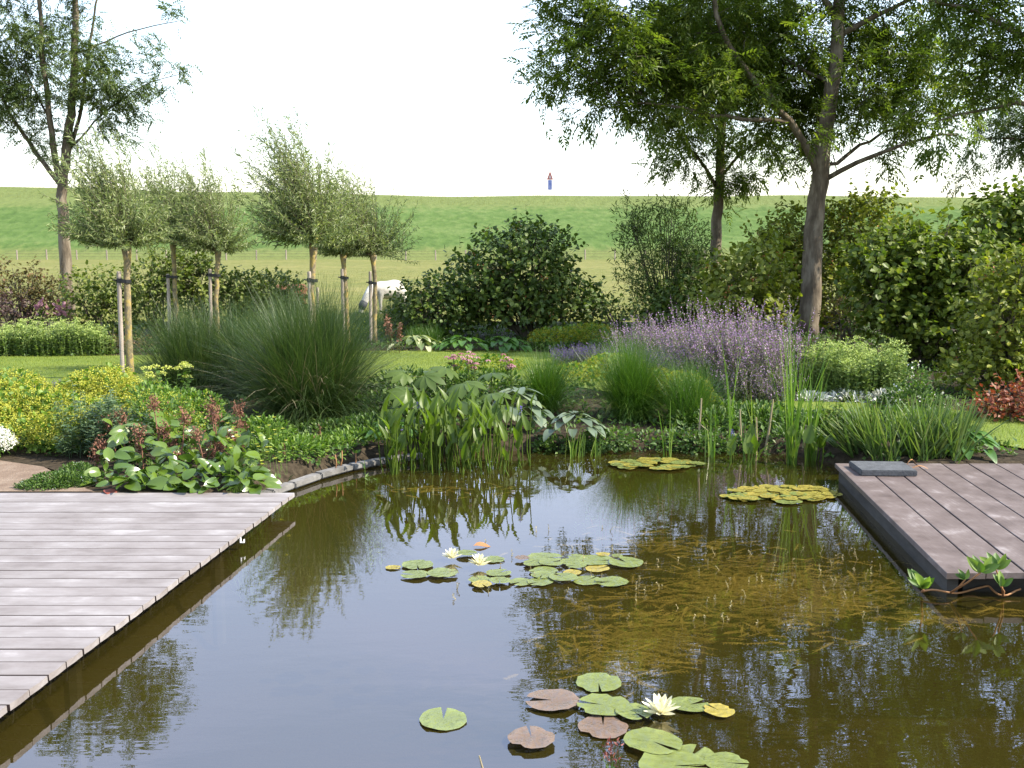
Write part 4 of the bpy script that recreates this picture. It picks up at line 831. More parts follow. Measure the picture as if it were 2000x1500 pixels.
grass_clump('sedge', 'low grassy tuft below the dark shrub by the pony', 830, 672, 900, .45, .01, .9, 'misc2', r=.3)
grass_clump('sedge', 'reedy clump in front of the white pony', 785, 650, 700, .85, .012, .35, 'misc', r=.4, bend=(.1, .5))
# lady's mantle cushions
mound('lady_mantle', 'big bright yellow lady mantle cushion beside the sandy path', [(60, 850, 9.0, .3, .18, .25), (130, 845, 8.9, .3, .2, .25), (0, 830, 9.2, .3, .2, .25), (40, 800, 9.4, .25, .2, .25), (100, 800, 9.4, .26, .2, .25), (160, 810, 9.3, .22, .18, .2), (20, 775, 9.7, .2, .16, .2), (-60, 830, 9.1, .4, .3, .3)], 2600, (.05, .05), 'fresh', 7500, (.016, .013), 'yellow')
mound('lady_mantle', 'yellow lady mantle cushion below the leftmost willow', [(190, 765, 10.2, .34, .22, .3), (225, 745, 10.4, .2, .16, .2), (150, 780, 10.2, .25, .2, .25)], 800, (.05, .05), 'fresh', 3600, (.016, .013), 'yellow')
mound('lady_mantle', 'yellow lady mantle peaking up at the left edge, nearest the lawn', [(25, 765, 10.0, .32, .2, .3), (-30, 780, 10, .3, .22, .3)], 600, (.05, .05), 'fresh', 2600, (.016, .013), 'yellow')
mound('lady_mantle', 'yellow green lady mantle cushion behind the grass tufts', [(1330, 765, 10.9, .32, .2, .3), (1280, 750, 11.0, .28, .16, .3), (1370, 800, 10.7, .2, .2, .2)], 900, (.05, .05), 'fresh', 2600, (.015, .012), 'yellowgreen')
mound('lady_mantle', 'yellow green lady mantle beside the deep purple lavender', [(1200, 715, 12.4, .35, .14, .3), (1120, 735, 12.0, .35, .14, .3)], 800, (.05, .05), 'fresh', 1900, (.015, .012), 'yellowgreen')
mound('lady_mantle', 'yellow green cushion in front of the viburnum at the lawn', [(1090, 660, 18.2, .5, .18, .4), (1150, 655, 18.4, .5, .2, .4)], 900, (.06, .06), 'fresh', 2200, (.02, .016), 'yellowgreen')
mound('lady_mantle', 'small yellow green cushion behind the pink lilies', [(960, 715, 12.6, .4, .12, .3), (900, 725, 12.4, .2, .1, .2)], 500, (.05, .05), 'fresh', 900, (.015, .012), 'yellowgreen')
mound('white_daisies', 'mound of tiny white flowers at the left edge above the path', [(-5, 865, 8.7, .13, .12, .15)], 200, (.03, .02), 'fresh', 700, (.014, .012), 'white')
mound('creeping_thyme', 'flat grey green creeping plant between path and bergenia', [(85, 950, 7.5, .2, .05, .1), (120, 940, 7.6, .24, .07, .14), (150, 925, 7.75, .14, .08, .12), (60, 948, 7.52, .12, .03, .06)], 5200, (.022, .012), 'mid', 8, (.012, .012), 'white')
# lavender and catmint
stem_plants('lavender', 'small purple lavender tuft between the yellow cushions', 105, 830, .16, .14, 120, .42, 'greygreen', (.04, .006), 10, .25, spike=('lav', .014, 9), spikefrom=.7)
stem_plants('lavender', 'deep purple lavender dome at the lawn edge', 1125, 712, .36, .4, 420, .30, 'greygreen', (.04, .006), 9, .45, spike=('lav', .016, 10), spikefrom=.62)
stem_plants('lavender', 'dull purple lavender spreading between dome and catmint', 1270, 735, .8, .4, 600, .42, 'greygreen', (.04, .007), 10, .4, spike=('lav', .015, 9), spikefrom=.6, group=None)
stem_plants('catmint', 'pale purple catmint drift, left part above the lavender', 1270, 705, .55, .45, 230, .66, 'greygreen', (.045, .018), 12, .42, spike=('nep', .025, 12), spikefrom=.6, lean=(-.15, 0))
stem_plants('catmint', 'large mauve catmint drift in front of the main ash trunk', 1440, 765, .8, .75, 640, 1.0, 'greygreen', (.055, .022), 14, .34, spike=('nep', .021, 24), spikefrom=.55, lean=(-.16, 0))
stem_plants('catmint', 'mauve catmint flopping low over the silver edging', 1480, 780, .5, .25, 260, .42, 'greygreen', (.045, .018), 12, .6, spike=('nep', .018, 12), spikefrom=.4)
# sedums
stem_plants('sedum', 'pale green sedum row along the lawn, left edge', 60, 692, 1.25, .32, 620, .52, 'sedum', (.065, .036), 15, .12, head=('sedumhead', .06, 14, .022), template=RH)
stem_plants('sedum', 'pale green sedum row end beside the spirea', 165, 690, .5, .25, 200, .42, 'sedum', (.065, .036), 14, .12, head=('sedumhead', .045, 12, .015), template=OV)
stem_plants('sedum', 'bright green sedum block above the silver edging', 1665, 772, .62, .42, 560, .58, 'sedum', (.06, .034), 15, .12, head=('sedumhead', .055, 14, .02), template=RH)
stem_plants('ice_plant', 'tall sedum with flat pale yellow heads before the tall grass', 330, 815, .32, .2, 16, .60, 'fresh', (.09, .045), 12, .2, head=('palehead', .055, 70, .022), template=OV, split=True)
mound('stonecrop', 'green bushy stonecrop under the pale yellow heads', [(340, 800, 9.6, .32, .2, .22), (300, 780, 9.8, .25, .16, .2), (400, 800, 9.5, .18, .16, .2)], 1500, (.045, .028), 'fresh', 120, (.014, .012), 'yellow')
# silver edging, roses, persicaria
mound('lamb_ear', 'silver white lamb ear edging below the bright sedum', [(1500, 786, 12.0, .25, .09, .16), (1580, 786, 12.0, .3, .1, .18), (1660, 784, 12.0, .3, .11, .18), (1720, 786, 11.9, .16, .12, .16)], 2400, (.07, .03), 'silver', 0, (0, 0), 'white', cat='edging plant')
mound('ground_rose', 'bushy rose with small white blossoms near the red leaved bush', [(1780, 790, 11.4, .34, .26, .3), (1740, 800, 11.4, .2, .18, .2), (1830, 800, 11.3, .16, .15, .2), (1790, 740, 11.5, .14, .16, .15)], 2300, (.04, .026), 'mid', 34, (.026, .024), 'white')
stem_plants('persicaria', 'dark leafed persicaria with small crimson spikes above the bank', 1640, 850, .35, .22, 60, .34, 'mid', (.07, .03), 9, .3, spike=('stalkred', .008, 8), spikefrom=.8, template=OV)
# euphorbias
def whorl_plant(name, label, px, py, n, H, r, mat, hd=None):
    t = stem_plants(name, label, px, py, r, r*.7, n, H, mat, (.09, .02), 40, .42, template=RH, leafup=.15, lr=(.15, 1.0), head=hd); return t
whorl_plant('spurge', 'blue green spurge with bottle brush stems beside the yellow cushion', 200, 885, 64, .56, .30, 'euph')
whorl_plant('spurge', 'blue green spurge topped by one bright yellow head', 250, 860, 12, .52, .12, 'euph', ('yellow', .06, 26, .03))
mound('cotoneaster', 'loose yellow and orange flecked bush between spurge and pale heads', [(330, 800, 9.15, .22, .16, .2), (290, 800, 9.2, .16, .18, .2), (360, 830, 9.0, .18, .14, .2)], 1000, (.04, .018), 'fresh', 330, (.012, .012), 'yellow')

# ------------------------------------------------------------------ large leaved plants, leaf by leaf
def leaf_meshes(nm, mat, template, L, W, variants=3, stalk=None, rn=(.1, .9)):
    out = []
    for i in range(variants):
        g = Geo(); tv, tt, tq = template(i) if callable(template) else template
        g.place((tv, tt, tq), np.zeros((1, 3)), np.array([[1., 0, 0]]), np.array([[0, 0, 1.]]), np.array([L]), np.array([W]), np.array([rn[0]+(rn[1]-rn[0])*i/max(1, variants-1)]))
        if stalk: g.tube([(0, 0, 0), (-stalk*.5, 0, -.01), (-stalk, 0, 0)], .004, 4, cap=False)
        out.append(g.mesh(nm, M[mat], True))
    return out
def fan(n, elev, spread=math.pi*2, az0=0):
    az = az0+U(-spread/2, spread/2, n); e = U(*elev, n); return np.stack([np.cos(az)*np.cos(e), np.sin(az)*np.cos(e), np.sin(e)], -1)
UPV = np.array([0, 0, 1.])
# bergenia beside the deck
bt = thing('bergenia', 'glossy broad leaved bergenia spilling onto the deck edge', 'plant', at(330, 930, .12))
bm_ = leaf_meshes('bergenia_leaf', 'berg', lambda i: bigleaf(7, lambda t: (math.sin(math.pi*min(t, .999)**.75)**.55), .3, .25, 0, .012, i), .14, .088, 4)
n = 340; px_ = U(190, 520, n); py_ = np.interp(U(0, 1, n)**.8, [0, 1], [835, 962]); k = (py_ > 850+np.interp(px_, [190, 300, 520], [70, 0, 0])); px_, py_ = px_[k], py_[k]; n = len(px_)
P = np.array([at(a, b, .14) for a, b in zip(px_, py_)]); P[:, 1] = np.maximum(P[:, 1], 7.45); P[:, 2] = .13+U(0, .3, n)*np.interp(P[:, 1], [7.45, 8.2], [.25, 1])
D = fan(n, (-.1, 1.2)); D[:, 1] -= .4; near = P[:, 1] < 7.62; D[near, 2] *= .25
inst_leaves(bt, bm_, P, D, np.tile(UPV, (n, 1))+randdir(n)*.7+np.array([.2, -.3, 0]), U(.65, 1.2, n))
inst_leaves(bt, leaf_meshes('faded_leaf', 'stalkred', bigleaf(6), .14, .09, 1), np.array([[at(210, 955, .13)[0], 7.42, .135]]), np.array([[.5, -.4, -.05]]), np.array([[0, 0, 1.]]), [1.], 'faded_leaf')
for (sx, sy) in [(215, 830), (235, 815), (270, 845), (300, 790), (320, 840), (335, 870), (412, 795), (420, 815), (466, 800), (385, 850), (410, 880), (430, 870), (455, 855), (360, 815), (275, 870), (395, 905), (345, 890), (190, 890), (200, 870), (470, 830)]:
    g = Geo(); Yf = U(8.0, 8.6); tp_ = np.array(a3(sx, sy, Yf)); b0 = np.array([tp_[0]+U(-.06, .06), Yf, .13]); g.tube([b0, (b0+tp_)/2+[.01, 0, 0], tp_], [.006, .005, .004], 4)
    m = 130; B = tp_+RNG.normal(size=(m, 3))*np.array([.028, .025, .034]); g.place(RH, B, randdir(m)+UPV*.4, randdir(m), .024, .014); g.lines(np.repeat(tp_[None]-[0, 0, .03], 20, 0), B[:20], .002)
    part(g, 'flower_stalk', M['brownred'], bt)
# buttercups, groundcover by the deck and the bank
grass_clump('buttercup', 'fine yellow green grass with small buttercups at the deck end', 480, 952, 700, .36, .006, .7, 'fresh', r=.17, bend=(.2, .9), cat='plant')
t = thing('buttercup_flowers', 'scattered small bright yellow buttercup blossoms above the deck end', 'flowers', at(480, 940, .13))
g = Geo(); n = 34; B = np.stack([at(480, 940, .13)[0]+U(-.2, .25, n), 7.95+U(-.12, .25, n), U(.22, .55, n)], -1); m = 5
for i in range(m): a = i*1.256; g.place(RH, B, np.tile([math.cos(a), math.sin(a), .35], (n, 1)), np.tile(UPV, (n, 1)), .02, .016)
part(g, 'blossom', M['yellow'], t, kind='stuff'); g = Geo(); g.lines(np.c_[B[:, :2]+RNG.normal(size=(n, 2))*.03, np.full(n, .12)], B, .0012); part(g, 'stems', M['fresh'], t, kind='stuff')
mound('astilbe', 'fresh ferny astilbe groundcover along the curved pond edging', [(560, 880, 8.75, .34, .12, .3), (620, 880, 9.0, .3, .12, .3), (660, 875, 9.2, .25, .12, .25), (520, 850, 9.0, .25, .16, .25), (690, 870, 9.5, .3, .16, .25)], 4200, (.05, .02), 'fresh', 0, (0, 0), 'pink', cat='ground cover')
for (sx, s0, s1, Yf, lab) in [(555, 895, 865, 8.6, 'lowest pink astilbe spire by the pond edging'), (612, 860, 850, 9.1, 'short pink astilbe spire in the middle of the groundcover'), (625, 875, 832, 9.1, 'tallest pink astilbe spire behind the groundcover')]:
    g = Geo(); a, b = np.array(a3(sx, s0, Yf)), np.array(a3(sx, s1, Yf)); g.tube([a-[0, 0, .1], b], [.004, .003], 4); m = 60; u = U(.2, 1, m)[:, None]; g.place(RH, a*(1-u)+b*u+RNG.normal(size=(m, 3))*.008, randdir(m), randdir(m), .014, .01)
    tag(part(g, 'astilbe_spire', M['brownred']), lab, 'flower')
stem_plants('willowherb', 'tall slender willowherb standing alone before the dark grass', 728, 905, .07, .06, 6, .72, 'fresh', (.075, .014), 34, .06, leafup=.7)
stem_plants('loosestrife', 'stand of leafy loosestrife stems at the middle of the bank', 1240, 872, .36, .12, 60, .5, 'mid', (.06, .016), 22, .1, leafup=.4, stemmat='stalkred')
stem_plants('loosestrife', 'leafy loosestrife stems below the soft grass fringe', 1335, 866, .3, .12, 46, .42, 'mid', (.06, .017), 20, .14, leafup=.4)
stem_plants('loosestrife', 'short leafy loosestrife stems right of the low blue hosta', 1175, 868, .22, .1, 30, .36, 'fresh', (.055, .017), 18, .14, leafup=.4)
stem_plants('loosestrife', 'leafy loosestrife stems behind the lone cattail blade', 1455, 862, .34, .12, 46, .40, 'mid', (.06, .017), 20, .16, leafup=.4)
mound('water_mint', 'dark low water mint mat along the back bank', [(x_, U(856, 880), U(9.45, 9.75), U(.1, .26), U(.05, .16), U(.1, .2)) for x_ in np.arange(1060, 1640, 26)], 5200, (.04, .026), 'mid', 0, (0, 0), 'white', cat='ground cover')
mound('geranium', 'green cranesbill foliage between catmint and cattails', [(1440, 830, 10.6, .5, .12, .3), (1560, 835, 10.5, .5, .12, .3), (1650, 850, 10.2, .4, .14, .3)], 2600, (.06, .05), 'mid', 0, (0, 0), 'white', cat='ground cover')
mound('foliage_border', 'mixed green foliage below the big grass, above the edging', [(650, 850, 9.8, .5, .14, .3), (720, 840, 9.8, .4, .14, .3), (450, 840, 9.4, .4, .12, .3)], 2600, (.05, .028), 'mid', 0, (0, 0), 'white', cat='ground cover')
for lab, lb in (('leafy border foliage behind the rodgersia and the big grass', [(790, 760, 10.9, .45, .22, .3), (870, 755, 11.0, .45, .2, .3), (950, 760, 11.0, .45, .2, .3), (760, 800, 10.5, .4, .2, .3)]), ('leafy green border plants between the moor grass tufts and cattails', [(1420, 815, 10.6, .4, .16, .3), (1490, 822, 10.3, .4, .17, .3), (1380, 835, 10.1, .4, .18, .25)]),
                 ('dense dark foliage behind the iris clump, hiding the lawn', [(1560, 835, 9.9, .35, .16, .25), (1620, 838, 9.7, .35, .17, .25), (1690, 836, 9.7, .35, .18, .25), (1760, 834, 9.7, .35, .18, .25), (1830, 838, 9.6, .3, .17, .25)])):
    mound('border_plant', lab, lb, 3400, (.055, .03), 'mid', 0, (0, 0), 'white', cat='foliage plant', up=1.)
# rodgersia with palmate leaves
rt = thing('rodgersia', 'large palmate leaved rodgersia behind the pickerelweed', 'plant', at(890, 840, .14))
def palmate(i):
    Vs, Qs = [], []; b = bigleaf(6, lambda t: max(.03, math.sin(math.pi*t**1.6)**.8), .35, .1, 0, .006, i); off = 0
    for a in np.linspace(-1.9, 1.9, 7):
        c, s = math.cos(a), math.sin(a); L = 1-.12*abs(a); v = b[0].copy(); v[:, 1] *= .42; v *= L
        Vs.append(np.stack([v[:, 0]*c-v[:, 1]*s, v[:, 0]*s+v[:, 1]*c, v[:, 2]+.03], -1)); Qs.append(b[2]+off); off += len(v)
    return tpl(np.vstack(Vs), (), np.vstack(Qs))
pm = leaf_meshes('palmate_leaf', 'rodg', palmate, .24, .24, 3)
LV = [(900, 785, 9.5, 1.1), (905, 750, 9.7, 1.05), (840, 780, 9.6, 1.0), (830, 735, 10.0, .9), (960, 770, 9.6, .95), (870, 820, 9.4, .9), (940, 815, 9.4, .9), (795, 770, 9.9, .9), (790, 730, 10.2, .85), (960, 730, 10.1, .9), (870, 720, 10.2, .85), (800, 820, 9.6, .9), (760, 800, 9.8, .8), (985, 800, 9.7, .8)]
P = np.array([a3(x, y, Y) for x, y, Y, s in LV]); n = len(P); D = fan(n, (-.15, .2)); D[:, 1] = -np.abs(D[:, 1])-.3
inst_leaves(rt, pm, P, D, np.tile([0, -.55, 1.], (n, 1))+randdir(n)*.25, [s for *_, s in LV])
for p in P:
    g = Geo(); g.tube([(at(890, 850, .1)[0]+(p[0]-at(890, 850, .1)[0])*.6, p[1]+.05, .1), p*.5+np.array([p[0], p[1], .1])*.5, p], [.009, .008, .006], 5, cap=False); part(g, 'stalk', M['rodg'], rt, True)
for (fx, fy, Yf, s, lab) in [(885, 695, 10.6, 1.1, 'dusky pink turkscap lily cluster, highest one left of the pair'), (912, 692, 10.6, .7, 'small dark pink lily cluster touching the highest one'), (925, 708, 10.5, .9, 'salmon pink lily cluster below the highest ones'), (845, 728, 10.2, .8, 'pale pink lily cluster over the rodgersia leaves, lower left'), (862, 727, 10.2, .7, 'pink lily cluster just right of the lower left one'), (990, 703, 10.8, .6, 'dark red lily standing alone towards the grass tuft'), (855, 745, 10.1, .5, 'deep red lily bud lowest among the rodgersia leaves'), (997, 712, 10.8, .5, 'dark red lily just under the lone one')]:
    t = thing('turkscap_lily', lab, 'flower', (a3(fx, fy, Yf)[0], Yf, .13), 'lilies above the rodgersia'); tp_ = np.array(a3(fx, fy, Yf)); g = Geo(); g.tube([(tp_[0], Yf, .12), (tp_[0]+.02, Yf, tp_[2]*.6), tp_], [.006, .005, .004], 5)
    m = 30; u = U(.3, .95, m); g.place(RH, np.stack([np.full(m, tp_[0]), np.full(m, Yf), .12+(tp_[2]-.12)*u], -1), np.stack([np.cos(u*40), np.sin(u*40), np.full(m, .3)], -1), np.tile(UPV, (m, 1)), .09, .018); part(g, 'stem', M['rodg'], t)
    g = Geo(); k = int(7*s)+3
    for _ in range(k):
        c = tp_+RNG.normal(size=3)*np.array([.05, .04, .035])*s; a = np.arange(6)*1.047+U(0, 1); g.place(OV, np.tile(c, (6, 1)), np.stack([np.cos(a), np.sin(a), np.full(6, -.4)], -1), np.tile(UPV, (6, 1)), .045, .02, np.full(6, U(0, 1)))
    part(g, 'petals', M['pink'], t)
# hostas
def hosta(label, px, py, n, mat, L=.2, Wd=.13, r=.3, z=.14, group='hostas', name='hosta', H=.28):
    c = at(px, py, z); t = thing(name, label, 'plant', c, group); ms_ = leaf_meshes('hosta_leaf', mat, lambda i: bigleaf(7, lambda t: (math.sin(math.pi*min(t, .999)**.6)**.7), .35, .2, 0, .008, i), L, Wd, 3)
    az = U(0, 6.283, n); q = U(.1, 1, n); P = np.stack([c[0]+r*q*np.cos(az), c[1]+r*q*np.sin(az)*.6, z+H*(1-q*.75)], -1); D = np.stack([np.cos(az), np.sin(az)-.35, .25-.55*q], -1)
    inst_leaves(t, ms_, P, D, np.tile(UPV, (n, 1))+np.stack([np.cos(az), np.sin(az), 0*az], -1)*.4, U(.75, 1.15, n)); return t
hosta('blue grey hosta with big leaves right of the rodgersia', 1010, 835, 42, 'hosta', .18, .12, .3, H=.42)
hosta('blue grey hosta low on the bank under the grass tuft', 1120, 852, 34, 'hosta', .15, .10, .28, H=.24)
hosta('white edged hosta beside the rightmost pollard willow', 815, 682, 46, 'hosta_pale', .2, .10, .55, H=.25)
hosta('shaded green hosta in front of the viburnum, left one', 905, 684, 40, 'hosta_green', .2, .13, .55, H=.25)
hosta('shaded green hosta in front of the viburnum, right one', 985, 684, 34, 'hosta_green', .2, .13, .5, H=.25)
hosta('hosta with pale leaf edges right of the iris clump', 1895, 885, 20, 'hosta_green', .16, .09, .24, H=.2)
hosta('dark green lungwort leaves under the tall slender willowherb', 765, 870, 26, 'hosta_green', .13, .10, .28, H=.24, name='lungwort')
stem_plants('astilbe', 'rusty red astilbe plume above the white edged hosta', 768, 690, .12, .1, 7, .62, 'rust', (.07, .03), 8, .2, spike=('brownred', .05, 30), spikefrom=.55)
# hollyhock spikes far left
for px, py, lab in ((80, 600, 'slim pink hollyhock left of the ash trunk'), (118, 606, 'bright pink hollyhock in front of the ash trunk')):
    t = thing('hollyhock', lab, 'flower', at(px, 655, .15), 'pink hollyhocks'); Yf = 19.3; g = Geo(); tp_ = np.array(a3(px, py-8, Yf)); b0 = np.array([tp_[0], Yf, .15]); g.tube([b0, tp_], [.01, .006], 5); m = 40; u = U(.1, .8, m)[:, None]; g.place(OV, b0*(1-u)+tp_*u, randdir(m), np.tile(UPV, (m, 1)), .09, .07); part(g, 'stem', M['mid'], t)
    g = Geo(); m = 40; u = U(.72, 1.02, m)[:, None]; g.place(OV, b0*(1-u)+tp_*u+RNG.normal(size=(m, 3))*.05, randdir(m), randdir(m), .07, .07); part(g, 'blossom', M['pink'], t)
# yellow weeds on the ditch bank
mound('ragwort', 'yellow flowering weeds on the ditch bank below the white pony', [(690, 660, 21.0, .7, .25, .5), (640, 660, 21.0, .5, .2, .5)], 1500, (.07, .02), 'fresh', 260, (.04, .035), 'yellow', cat='flower clump')
grass_clump('bank_grass', 'tall rough grass along the ditch bank behind the willows', 640, 640, 2200, .5, .01, .6, 'misc2', r=1.3, z=.15)

# ------------------------------------------------------------------ marginal water plants
def pickerel(label, spots, name='pickerelweed', Hs=(.12, .56), lf=(.18, .066), mat='pick', group='pickerelweed clumps'):
    c = at(*spots[0], 0); t = thing(name, label, 'water plant', (c[0], c[1], -.05), group)
    ms_ = leaf_meshes('pickerel_leaf', mat, lambda i: bigleaf(6, lambda t: (math.sin(math.pi*min(t+.06, .999)**.62)**.9), .1+.1*i, .25, 0, .0, i), lf[0], lf[1], 3)
    P, D, N = [], [], []
    for x, y in spots:
        b0 = at(x, y, -.02); H = U(*Hs); d = np.array([U(-.16, .16), U(-.16, .1), 1.]); tp_ = b0+unit(d)*H; mid = (b0+tp_)/2+np.array([U(-.02, .02), 0, 0])
        g = Geo(); g.tube([b0, mid, tp_], [.007, .006, .004], 5, rnd=U(0, 1), cap=False); part(g, 'stalk', M[mat], t, True); a = U(0, 6.283); P.append(tp_); D.append(unit(d)*1.3+np.array([math.cos(a), math.sin(a), 0])*.35); N.append(np.array([math.cos(a+3.14), math.sin(a+3.14)-.6, .5]))
    inst_leaves(t, ms_, np.array(P), np.array(D), np.array(N), U(.75, 1.2, len(P)))
    return t
sp_ = [(880+RNG.normal()*78, 915+RNG.normal()*9) for _ in range(120)]
pickerel('big pickerelweed clump with spear shaped leaves in the pond middle', [(min(max(x, 765), 1035), min(max(y, 893), 932)) for x, y in sp_])
pickerel('sparse pickerelweed group at the left of the big clump', [(775+RNG.normal()*18, 922+RNG.normal()*6) for _ in range(11)], Hs=(.2, .42))
pickerel('small pickerelweed with broad leaves left of the cattails', [(1420+U(0, 75), 915+U(-8, 14)) for _ in range(9)], Hs=(.08, .24), lf=(.16, .085))
pickerel('small pickerelweed under the tallest cattails', [(1545+U(0, 60), 912+U(-8, 10)) for _ in range(7)], Hs=(.1, .28), lf=(.16, .085))
for px, py, Yf, lab in ((787, 845, 8.9, 'violet pickerel spike at the left of the big clump'), (816, 790, 9.0, 'pale violet pickerel spike above the big clump'), (1430, 845, 9.2, 'violet pickerel spike beside a dead stalk'), (1580, 840, 9.1, 'violet pickerel spike by the tallest cattails'), (1017, 800, 9.0, 'faded pickerel spike before the blue hosta')):
    g = Geo(); tp_ = np.array(a3(px, py, Yf)); g.tube([(tp_[0]+.02, Yf, -.02), tp_], [.005, .004], 5); o = part(g, 'pickerel_spike', M['pick']); tag(o, lab, 'flower', 'violet pickerel spikes')
    g = Geo(); m = 50; g.place(RH, tp_+np.stack([RNG.normal(size=m)*.006, RNG.normal(size=m)*.006, U(-.045, .03, m)], -1), randdir(m), randdir(m), .012, .009); part(g, 'blossom', M['violet'], o)
def reeds(label, px, py, n, H, W=.016, r=.05, tilt=.14, mat='cat', name='cattail', cat='reeds', bend=(.0, .35), group='cattails'):
    P, c = ell(px, py, r, r*.7, n, 0.); P[:, 2] = -.05; t = thing(name, label, cat, (c[0], c[1], -.05), group)
    for i in range(n):
        g = Geo(); g.blades(P[i:i+1], U(0, 6.283, 1), np.abs(RNG.normal(0, tilt, 1)), U(H*.55, H, 1), U(W*.7, W, 1), U(*bend, 1), 6, base_w=.8, pw=.5); part(g, 'blade', M[mat], t)
    return t
reeds('tallest cattail clump in front of the bright sedum', 1545, 905, 34, 1.42)
reeds('cattail clump just right of the tallest one', 1583, 900, 22, 1.12)
reeds('thin lone cattail blade rising before the catmint', 1427, 890, 5, 1.2, tilt=.05)
reeds('few cattail blades left of the broken stalk', 1303, 893, 5, .62, tilt=.08)
reeds('short cattail fan near the far lily mat', 1387, 893, 8, .55, tilt=.2)
reeds('young iris shoots below the low blue hosta', 1120, 893, 14, .36, r=.12)
reeds('young iris shoots right of the pickerelweed', 1160, 890, 10, .3, r=.1)
reeds('thin cattail blades beside the lone tall one', 1465, 900, 10, .7, r=.08)
# dead stalks
for i, (x0, y0, x1, y1, lab) in enumerate([(1360, 888, 1370, 778, 'bleached broken reed stalk with side twigs'), (1423, 890, 1426, 775, 'tall bleached stalk beside the lone cattail blade'), (1476, 900, 1477, 815, 'thick pale stalk stub before the cattails'), (1492, 895, 1510, 780, 'leaning pale stalk left of the tallest cattails'), (1318, 885, 1318, 845, 'short grey twig in the water by the far bank'), (1446, 890, 1445, 800, 'thin brown stalk behind the small pickerelweed'), (1520, 880, 1512, 852, 'tiny bleached stub at the cattail foot'), (1563, 900, 1575, 830, 'brown dead reed between the two cattail clumps')]):
    b0 = at(x0, y0, -.05); tp_ = np.array(a3(x1, y1, b0[1])); g = Geo(); g.tube([b0, (b0+tp_)/2+[.006, 0, 0], tp_], [.012, .011, .008], 6)
    if i == 0: g.tube([b0*.45+tp_*.55, b0*.45+tp_*.55+[.09, .02, -.07]], [.005, .003], 4); g.tube([b0*.65+tp_*.35+[-.06, 0, -.03], b0*.65+tp_*.35+[.07, 0, .05]], [.004, .003], 4)
    tag(part(g, 'dead_stalk', M['straw']), lab, 'stalk', 'dead reed stalks')
# iris clump behind the boardwalk
it = thing('iris', 'fan of sword shaped iris leaves behind the boardwalk', 'plant', at(1770, 900, .12)); g = Geo()
for i in range(46):
    x = U(1690, 1880); c = at(x, U(880, 905), .1); c[1] = max(c[1], 8.44); k = 9; sp = np.interp(x, [1690, 1870], [-.5, .45])
    az = np.where(U(0, 1, k) < .5+sp*.8, 0., math.pi)+RNG.normal(0, .5, k); g.blades(np.tile([c[0], c[1], .08], (k, 1))+RNG.normal(size=(k, 3))*[.03, .03, 0], az, np.abs(RNG.normal(.3, .25, k)), U(.36, .60, k), U(.018, .028, k), U(0, .3, k), 4, base_w=.8, pw=.45)
for i in range(20):
    x = U(1630, 1720); c = at(x, U(870, 890), .1); c[1] = max(c[1], 8.44); k = 7; g.blades(np.tile([c[0], c[1], .08], (k, 1)), np.full(k, math.pi)+RNG.normal(0, .6, k), U(.3, 1.0, k), U(.3, .48, k), U(.016, .026, k), U(0, .3, k), 4, base_w=.8, pw=.45)
part(g, 'blades', M['iris'], it, kind='stuff')
for (x, y, lab, a) in ((1780, 905, 'curled tan iris leaf lying at the slab corner', .6), (1797, 912, 'small dry leaf on the boardwalk right of the slab', -.2)):
    g = Geo(); c = at(x, y, DR+.02); u = np.linspace(0, 1, 6); pts = np.stack([c[0]+(u-.5)*.12*math.cos(a), c[1]+(u-.5)*.1*math.sin(a), DR+.006+.045*np.sin(u*math.pi)*(1 if a > 0 else .5)], -1)
    V = np.vstack([pts+[0, -.008, 0], pts+[0, .008, .004]]); g.add(V, None, [(i, i+1, i+7, i+6) for i in range(5)]); tag(part(g, 'dry_leaf', M['deadleaf']), lab, 'leaf', 'dry leaves on the boardwalk')
# bogbean at the boardwalk corner and at the edging
def bogbean(label, sprigs, runner, z=.0, Lf=.1):
    c = at(*runner[0], .02); t = thing('bogbean', label, 'water plant', c, 'bogbean plants'); ms_ = leaf_meshes('bogbean_leaf', 'fresh', bigleaf(6, lambda t: math.sin(math.pi*t**.9)**.8, .1, .3), Lf*.9, Lf*.38, 2)
    g = Geo(); pts = np.array([at(x, y, .025) for x, y in runner]); sj = np.linspace(0, len(pts)-1, 4*len(pts)); pts = np.stack([np.interp(sj, np.arange(len(pts)), pts[:, j]) for j in range(3)], -1)
    for _ in range(4): pts[1:-1] = (pts[:-2]+2*pts[1:-1]+pts[2:])/4
    pts += np.stack([0*sj, np.sin(sj*4.1)*.012, np.sin(sj*2.7)*.012], -1); g.tube(pts, .0055, 6)
    for x, y, Y, n, h in sprigs:
        p = np.array(a3(x, y, Y)); j = pts[np.argmin(np.linalg.norm(pts-p, axis=1))]; g.tube([j, (j+p)/2+[.01, 0, 0], p], [.006, .005, .004], 5)
        inst_leaves(t, ms_, np.tile(p, (n, 1)), fan(n, (.5, 1.3)), np.tile([0, -1., .4], (n, 1))+randdir(n)*.3, U(.8, 1.2, n)*h)
    part(g, 'runner', M['deadleaf'], t, True)
bogbean('bogbean with three leaf sprigs creeping under the boardwalk corner', [(1800, 1148, 5.25, 9, 1.15), (1915, 1118, 5.3, 6, 1.05), (1945, 1112, 5.32, 6, 1.1), (1955, 1145, 5.25, 5, .95), (1885, 1132, 5.3, 3, .6)], [(1800, 1156), (1850, 1159), (1900, 1150), (1930, 1146), (1950, 1160), (1995, 1155)])
bogbean('small bogbean with pale leaves at the curved edging', [(655, 888, 8.5, 2, .7), (668, 880, 8.6, 3, .7), (695, 885, 8.7, 3, .6)], [(650, 925), (675, 915), (700, 912)], Lf=.09)

